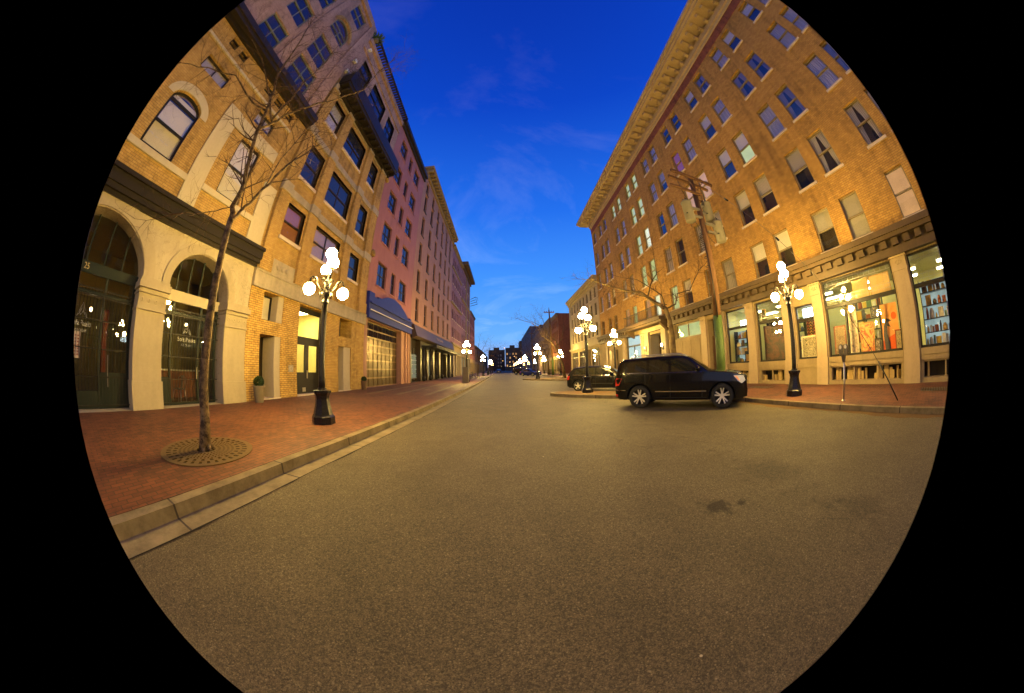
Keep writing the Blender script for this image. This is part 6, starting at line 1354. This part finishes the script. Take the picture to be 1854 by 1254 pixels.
# ================================================================== CARS
def lerp_tab(tab, x):
    if x <= tab[0][0]: return tab[0][1]
    for (a, b_), (c_, d_) in zip(tab, tab[1:]):
        if x <= c_: return b_+(d_-b_)*(x-a)/(c_-a)
    return tab[-1][1]
def make_car(name, label, loc, rz, S, paint, group='parked cars'):
    t = thing(name, label, S.get('cat', 'car'), loc, rz, group)
    L0, L1, W, R_, wb = S['x0'], S['x1'], S['W'], S['R'], S['wb']/2
    def ztop(x): return lerp_tab(S['top'], x)
    def belt(x): return lerp_tab(S['belt'], x)
    def wplan(x):
        e = max(0, (abs(x-.0)-(L1-.55))/.55) if x > 0 else max(0, (-x-(-L0-.4))/.4); e = min(1, e); return W*(1-.20*e**2.2)
    def zbot(x):
        z = S['sill']
        if x > L1-.35: z = S['sill']+.05*(x-(L1-.35))/.35
        if x < L0+.35: z = S['sill']+.08*((L0+.35)-x)/.35
        for c_ in (-wb, wb):
            dx = abs(x-c_); ra = R_+.07
            if dx < ra: z = max(z, R_+sqrt(ra*ra-dx*dx))
        return z
    def half(x, z):
        w_ = wplan(x); b_ = belt(x)
        if z > b_: w_ -= (z-b_)*S['tumble']
        lo = S['sill']+.25
        if z < lo: w_ -= (lo-z)*.16
        mid = (lo+b_)/2; w_ += .018*max(0, 1-abs(z-mid)/.3)-.012
        return w_
    xs = sorted(set([round(L0+(L1-L0)*k/70, 3) for k in range(71)]+[round(c_+(R_+.07)*q, 3) for c_ in (-wb, wb) for q in (-1.001, -.999, -.97, -.92, .92, .97, .999, 1.001)]+[p[0] for p in S['top']]))
    rows_ = []
    K = 16; T = 8
    for x in xs:
        zt = ztop(x); zb = min(zbot(x), zt-.1); cr = min(S.get('crown', .07), (zt-zb)*.5); zr = zt-cr; row = []
        for k in range(K+1): z = zb+(zr-zb)*k/K; row.append((x, -half(x, z), z))
        hw = half(x, zr)
        for k in range(1, T): q = k/T; y = -hw*cos(q*pi/2)**.8 if q < 1 else 0; row.append((x, y, zr+cr*sin(q*pi/2)**.9))
        row.append((x, 0, zt)); m_ = [(a, -b_, c_) for a, b_, c_ in row[:-1]][::-1]; rows_.append(row+m_)
    n = len(rows_[0]); mb = MB()
    vs = [p for r in rows_ for p in r]; fs = [(i*n+j, i*n+j+1, (i+1)*n+j+1, (i+1)*n+j) for i in range(len(rows_)-1) for j in range(n-1)]
    mb.add(vs, fs, 0, True); mb.face(rows_[0], 0); mb.face(rows_[-1][::-1], 0)
    body = link('body', mb.mesh('body', paint, sharp=radians(38)), t)
    mb = MB(); mb.box(L0+.1, L1-.12, -W+.28, W-.28, S['sill']-.02, R_+.25); 
    for c_ in (-wb, wb): pass
    link('underbody', mb.mesh('under', RUBBER), t)
    def side(poly, off, sg):
        return [(x, sg*(half(x, z)+off), z) for x, z in poly]
    def dens(poly, st=.08):
        o = []
        for i in range(len(poly)):
            a, b_ = poly[i], poly[(i+1) % len(poly)]; m_ = max(1, int(hypot(b_[0]-a[0], b_[1]-a[1])/st))
            for k in range(m_): o.append((a[0]+(b_[0]-a[0])*k/m_, a[1]+(b_[1]-a[1])*k/m_))
        return o
    def patch(nm, polys, m_, off=.006, par=None, both=True, th=0):
        for sg in ((-1, 1) if both else (-1,)):
            for poly in polys:
                mb = MB(); d_ = dens(poly); mb.face(side(d_, off, sg)); 
                if th:
                    a_ = side(d_, off, sg); b_ = side(d_, -.01, sg)
                    for i in range(len(a_)): j = (i+1) % len(a_); mb.face([a_[i], a_[j], b_[j], b_[i]])
                link(nm, mb.mesh(nm, m_, False), par or t)
    CG = S['glass']
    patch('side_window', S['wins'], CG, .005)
    patch('window_trim', [[(a, b_), (c_, d_), (c_, d_+.02), (a, b_+.02)] for (a, b_, c_, d_) in S.get('trim', [])], S.get('trimm', CHROME), .009)
    patch('door_seam', S.get('seams', []), RUBBER, .004)
    patch('side_moulding', S.get('mould', []), S.get('mouldm', CHROME), .02, th=1)
    patch('headlight', S['head'], CHEAD, .01, th=1); patch('tail_light', S['tail'], CTAIL, .012, th=1)
    if S.get('amber'): patch('marker_light', S['amber'], CAMB, .015)
    patch('door_handle', S['handles'], S.get('trimm', CHROME) if S.get('chh') else paint, .035, th=1)
    # windscreen and rear screen lie on the top surface
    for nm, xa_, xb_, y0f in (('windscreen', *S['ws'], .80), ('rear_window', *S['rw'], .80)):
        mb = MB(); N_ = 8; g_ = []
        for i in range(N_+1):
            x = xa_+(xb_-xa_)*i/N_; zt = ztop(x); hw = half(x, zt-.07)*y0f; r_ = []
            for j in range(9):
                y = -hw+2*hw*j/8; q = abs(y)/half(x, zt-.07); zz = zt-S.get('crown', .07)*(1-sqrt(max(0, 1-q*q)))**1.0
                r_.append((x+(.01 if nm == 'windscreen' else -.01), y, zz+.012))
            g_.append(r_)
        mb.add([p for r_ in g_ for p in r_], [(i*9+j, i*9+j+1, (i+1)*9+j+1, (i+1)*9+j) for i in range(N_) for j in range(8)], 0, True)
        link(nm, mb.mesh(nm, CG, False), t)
    mb = MB(); gz = S['grille']; mb.box(L1-.02, L1+.012, -.42, .42, gz[0], gz[1], 0)
    for k in range(3): z = gz[0]+(gz[1]-gz[0])*(k+.5)/3; mb.box(L1+.01, L1+.03, -.4, .4, z-.012, z+.012, 1)
    link('grille', mb.mesh('grille', [RUBBER, CHROME]), t)
    mb = MB(); mb.box(L0-.012, L0+.02, -.26, .26, gz[0]+.02, gz[0]+.15); mb.box(L1, L1+.02, -.26, .26, S['sill']+.16, S['sill']+.28); linkp('number_plate', mb, WHITEP, t)
    for sg in (-1, 1):
        mb = MB(); mx, mz = S['mirror']; c_ = Vector((mx, sg*(half(mx, mz)+.12), mz+.06))
        mb.lathe([(.0, -.13), (.06, -.11), (.085, -.03), (.085, .04), (.06, .1), (0, .12)], 10, tuple(c_), axis='y'); mb.obox(c_+Vector((.0, -sg*.10, -.05)), (.03, 0, 0), (0, .06, 0), (0, 0, .02)); link('mirror', mb.mesh('mirror', paint), t)
    if S.get('rails'):
        for sg in (-1, 1):
            xr0, xr1 = S['rails']; mb = MB(); pts = [(xr0+(xr1-xr0)*k/8, sg*(half(xr0+(xr1-xr0)*k/8, ztop(xr0+(xr1-xr0)*k/8)-.07)-.05), ztop(xr0+(xr1-xr0)*k/8)+(.035 if 0 < k < 8 else -.03)) for k in range(9)]; mb.tube(pts, .016, 6); link('roof_rail', mb.mesh('rail', STEEL), t)
    for c_ in (-wb, wb):
        for sg in (-1, 1):
            tw = .235/2; y0 = sg*(W-.02); mb = MB()
            mb.lathe([(R_*.66, -tw), (R_*.9, -tw), (R_*.975, -tw*.85), (R_, -tw*.6), (R_, tw*.6), (R_*.975, tw*.85), (R_*.9, tw), (R_*.66, tw)], 36, (c_, y0-sg*tw, R_), axis='y', caps=False); wo_ = link('wheel', mb.mesh('tyre', RUBBER), t)
            rm = S['rimR']; mb = MB(); yo = y0-sg*.012
            mb.lathe([(rm, 0), (rm, -sg*.03), (rm*.92, -sg*.035), (rm*.90, -sg*.16), (0, -sg*.16)], 36, (c_, yo, R_), axis='y', caps=False)
            mb2 = MB(); ns = S['spokes']
            for k in range(ns):
                for dq in ((-.13, .13) if S['twin'] else (0,)):
                    q = 2*pi*k/ns+pi/2; a_ = Vector((cos(q+dq), 0, sin(q+dq))); e = Vector((cos(q+dq*1.6), 0, sin(q+dq*1.6))); side_ = Vector((-sin(q), 0, cos(q))); cc = Vector((c_, yo-sg*.03, R_)); wd = .018 if S['twin'] else .03
                    p0, p1 = cc+a_*.045, cc+e*rm*.95; p0.y = yo-sg*.035; p1.y = yo-sg*.02
                    v_ = [p0-side_*wd, p0+side_*wd, p1+side_*wd*1.25, p1-side_*wd*1.25]; b_ = [p+Vector((0, -sg*.04, 0)) for p in v_]
                    mb2.face(v_); [mb2.face([v_[i], v_[(i+1) % 4], b_[(i+1) % 4], b_[i]]) for i in range(4)]
            mb2.lathe([(.075, 0), (.075, -sg*.05)], 14, (c_, yo-sg*.028, R_), axis='y'); mb2.lathe([(rm*1.0, .0), (rm*1.0, -sg*.02), (rm*.93, -sg*.022), (rm*.93, 0)], 36, (c_, yo+sg*.004, R_), axis='y', caps=False)
            for v in mb2.v: pass
            link('rim', mb2.mesh('rim', ALLOY), wo_); link('brake_disc', mb.mesh('barrel', RUBBER), wo_)
            # arch liner
            mb = MB(); 
            for k in range(12):
                a, b_ = pi*k/12, pi*(k+1)/12; ra = R_+.068
                mb.face([(c_+ra*cos(a), y0, R_+ra*sin(a)), (c_+ra*cos(b_), y0, R_+ra*sin(b_)), (c_+ra*cos(b_), y0-sg*.35, R_+ra*sin(b_)), (c_+ra*cos(a), y0-sg*.35, R_+ra*sin(a))])
            mb.face([(c_+(R_+.07)*cos(pi*k/12), y0-sg*.34, R_+(R_+.07)*sin(pi*k/12)) for k in range(13)]); link('wheel_arch', mb.mesh('liner', RUBBER, False), t)
    return t
ALLOY = plain('alloy_wheel', (.72, .68, .58), .3, .45, var=.05, bump=.02)
def paintm(name, c): return mat(name, lambda g: pbr(g, c, .22, .0, g.bump(g.noise(g.pos(), 1.2, 2.), .03, .01), .25, .45))
BLACKP = paintm('black_car_paint', (.0025, .0025, .004)); BLUEC = paintm('blue_car_paint', (.012, .02, .16)); GREYC = paintm('dark_car_paint', (.008, .008, .009)); SILV = paintm('silver_car_paint', (.25, .25, .26))
CARG = mat('car_glass', lambda g: pbr(g, (.022, .021, .013), .03, 0, None, .8)); CTAIL = mat('tail_lens', lambda g: pbr(g, (.55, .02, .01), .1, 0, None, .6, 1.)); CHEAD = mat('head_lens', lambda g: pbr(g, (.62, .58, .48), .12, .7, g.bump(g.vor(g.pos(), 26.), .8, .01), .6, 1.)); CAMB = mat('amber_lens', lambda g: pbr(g, (.75, .28, .03), .15, 0, None, .6, 1.))  # car glass base colour carries the olive tone of a lit interior
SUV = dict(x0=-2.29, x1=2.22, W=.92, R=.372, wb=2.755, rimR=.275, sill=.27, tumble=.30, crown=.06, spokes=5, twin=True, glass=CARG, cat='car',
 top=[(-2.29, .92), (-2.27, 1.0), (-2.25, 1.12), (-2.19, 1.36), (-2.11, 1.57), (-2.0, 1.64), (-1.5, 1.665), (-.8, 1.69), (-.1, 1.69), (.16, 1.665), (.34, 1.61), (.6, 1.42), (.93, 1.19), (1.02, 1.16), (1.5, 1.125), (1.9, 1.075), (2.05, 1.03), (2.14, .95), (2.19, .78), (2.22, .6)],
 belt=[(-2.3, 1.15), (1.0, 1.12), (2.3, .98)],
 wins=[[(-1.90, 1.17), (-1.12, 1.165), (-1.12, 1.53), (-1.74, 1.52), (-1.82, 1.45)], [(-1.03, 1.165), (-.36, 1.155), (-.40, 1.555), (-1.03, 1.55)], [(-.27, 1.155), (.66, 1.14), (.26, 1.50), (.14, 1.56), (-.31, 1.56)]],
 trim=[(-1.96, 1.145, .72, 1.115)], trimm=plain('blue_chrome', (.10, .10, .22), .2, .9),
 seams=[[(-.325, .36), (-.313, .36), (-.313, 1.08), (-.325, 1.08)], [(.72, .34), (.732, .34), (.732, 1.1), (.72, 1.1)], [(-1.17, .75), (-1.158, .75), (-1.158, 1.10), (-1.17, 1.10)], [(-1.99, .80), (-1.98, .80), (-1.98, 1.05), (-1.99, 1.05)], [(-.86, .345), (.86, .335), (.86, .345), (-.86, .355)]],
 mould=[[(-.82, .54), (.86, .525), (.86, .553), (-.82, .568)], [(-2.27, .585), (-1.85, .575), (-1.85, .60), (-2.27, .61)]],
 head=[[(1.74, .97), (2.08, .955), (2.15, .80), (2.02, .72), (1.88, .80)]], amber=[[(1.76, .955), (1.86, .95), (1.96, .80), (1.89, .82)]], tail=[[(-2.28, .72), (-2.10, .76), (-1.98, .98), (-2.22, 1.0), (-2.28, .93)], [(-2.28, .36), (-2.17, .36), (-2.16, .44), (-2.28, .45)]],
 handles=[[(-.56, 1.0), (-.38, .995), (-.38, 1.03), (-.56, 1.035)], [(-1.38, 1.01), (-1.2, 1.005), (-1.2, 1.04), (-1.38, 1.045)]], chh=False, ws=(.90, .38), rw=(-2.24, -2.12), grille=(.62, .92), mirror=(.60, 1.17), rails=(-1.75, .25))
make_car('parked_car', 'shiny black boxy off-road car parked askew by the green based utility pole', (5.99, 7.77, 0), -.78, SUV, BLACKP)
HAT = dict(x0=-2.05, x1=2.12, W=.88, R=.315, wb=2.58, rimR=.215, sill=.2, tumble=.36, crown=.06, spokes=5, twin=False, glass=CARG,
 top=[(-2.05, .72), (-2.02, .92), (-1.93, 1.02), (-1.80, 1.20), (-1.62, 1.37), (-1.4, 1.43), (-.7, 1.49), (0, 1.485), (.3, 1.44), (.55, 1.34), (1.05, 1.05), (1.18, .98), (1.6, .90), (1.9, .80), (2.03, .70), (2.10, .55), (2.12, .45)],
 belt=[(-2.1, .96), (2.1, .86)], wins=[[(-1.62, 1.0), (-1.05, .98), (-1.05, 1.31), (-1.38, 1.28)], [(-.98, .98), (-.2, .96), (-.22, 1.36), (-.98, 1.33)], [(-.12, .955), (.82, .93), (.30, 1.31), (-.12, 1.36)]], trim=[(-1.6, .955, .9, .91)],
 seams=[[(-.165, .3), (-.155, .3), (-.155, .93), (-.165, .93)], [(.85, .32), (.86, .32), (.86, .9), (.85, .9)]], mould=[[(-.9, .45), (.9, .43), (.9, .46), (-.9, .48)]], mouldm=RUBBER,
 head=[[(1.62, .76), (1.98, .68), (2.0, .58), (1.75, .6)]], tail=[[(-2.03, .66), (-1.86, .68), (-1.80, .92), (-2.0, .9)]], handles=[[(-.38, .84), (-.22, .835), (-.22, .86), (-.38, .865)], [(-1.16, .85), (-1.0, .845), (-1.0, .87), (-1.16, .875)]], ws=(1.05, .52), rw=(-1.92, -1.6), grille=(.45, .60), mirror=(.78, .96))
make_car('parked_car', 'black hatchback parked askew behind the lamp of the first traffic island', (5.92, 15.62, 0), -.66, HAT, GREYC)
SED = dict(HAT, x0=-2.25, x1=2.2, top=[(-2.25, .62), (-2.22, .9), (-2.1, .98), (-1.75, 1.02), (-1.25, 1.27), (-.95, 1.37), (-.4, 1.43), (.1, 1.41), (.4, 1.32), (1.0, 1.02), (1.15, .96), (1.7, .88), (2.0, .78), (2.15, .62), (2.2, .45)], wins=[[(-1.35, .98), (-.2, .96), (-.22, 1.31), (-.9, 1.25)], [(-.12, .955), (.8, .93), (.30, 1.26), (-.12, 1.31)]], rw=(-1.75, -1.3))
make_car('parked_car', 'blue saloon car parked askew beyond the second traffic island', (5.3, 53.2, 0), -.8, SED, BLUEC)
make_car('parked_car', 'dark four wheel drive car parked askew beyond the blue saloon', (4.9, 71, 0), -.8, SUV, GREYC)
make_car('parked_car', 'black saloon, distant, parked askew beyond the fourth traffic island', (5.2, 92, 0), -.8, SED, GREYC)
make_car('parked_car', 'dark saloon parked at the left kerb far along the street', (-1.7, 112, 0), pi/2, SED, GREYC)
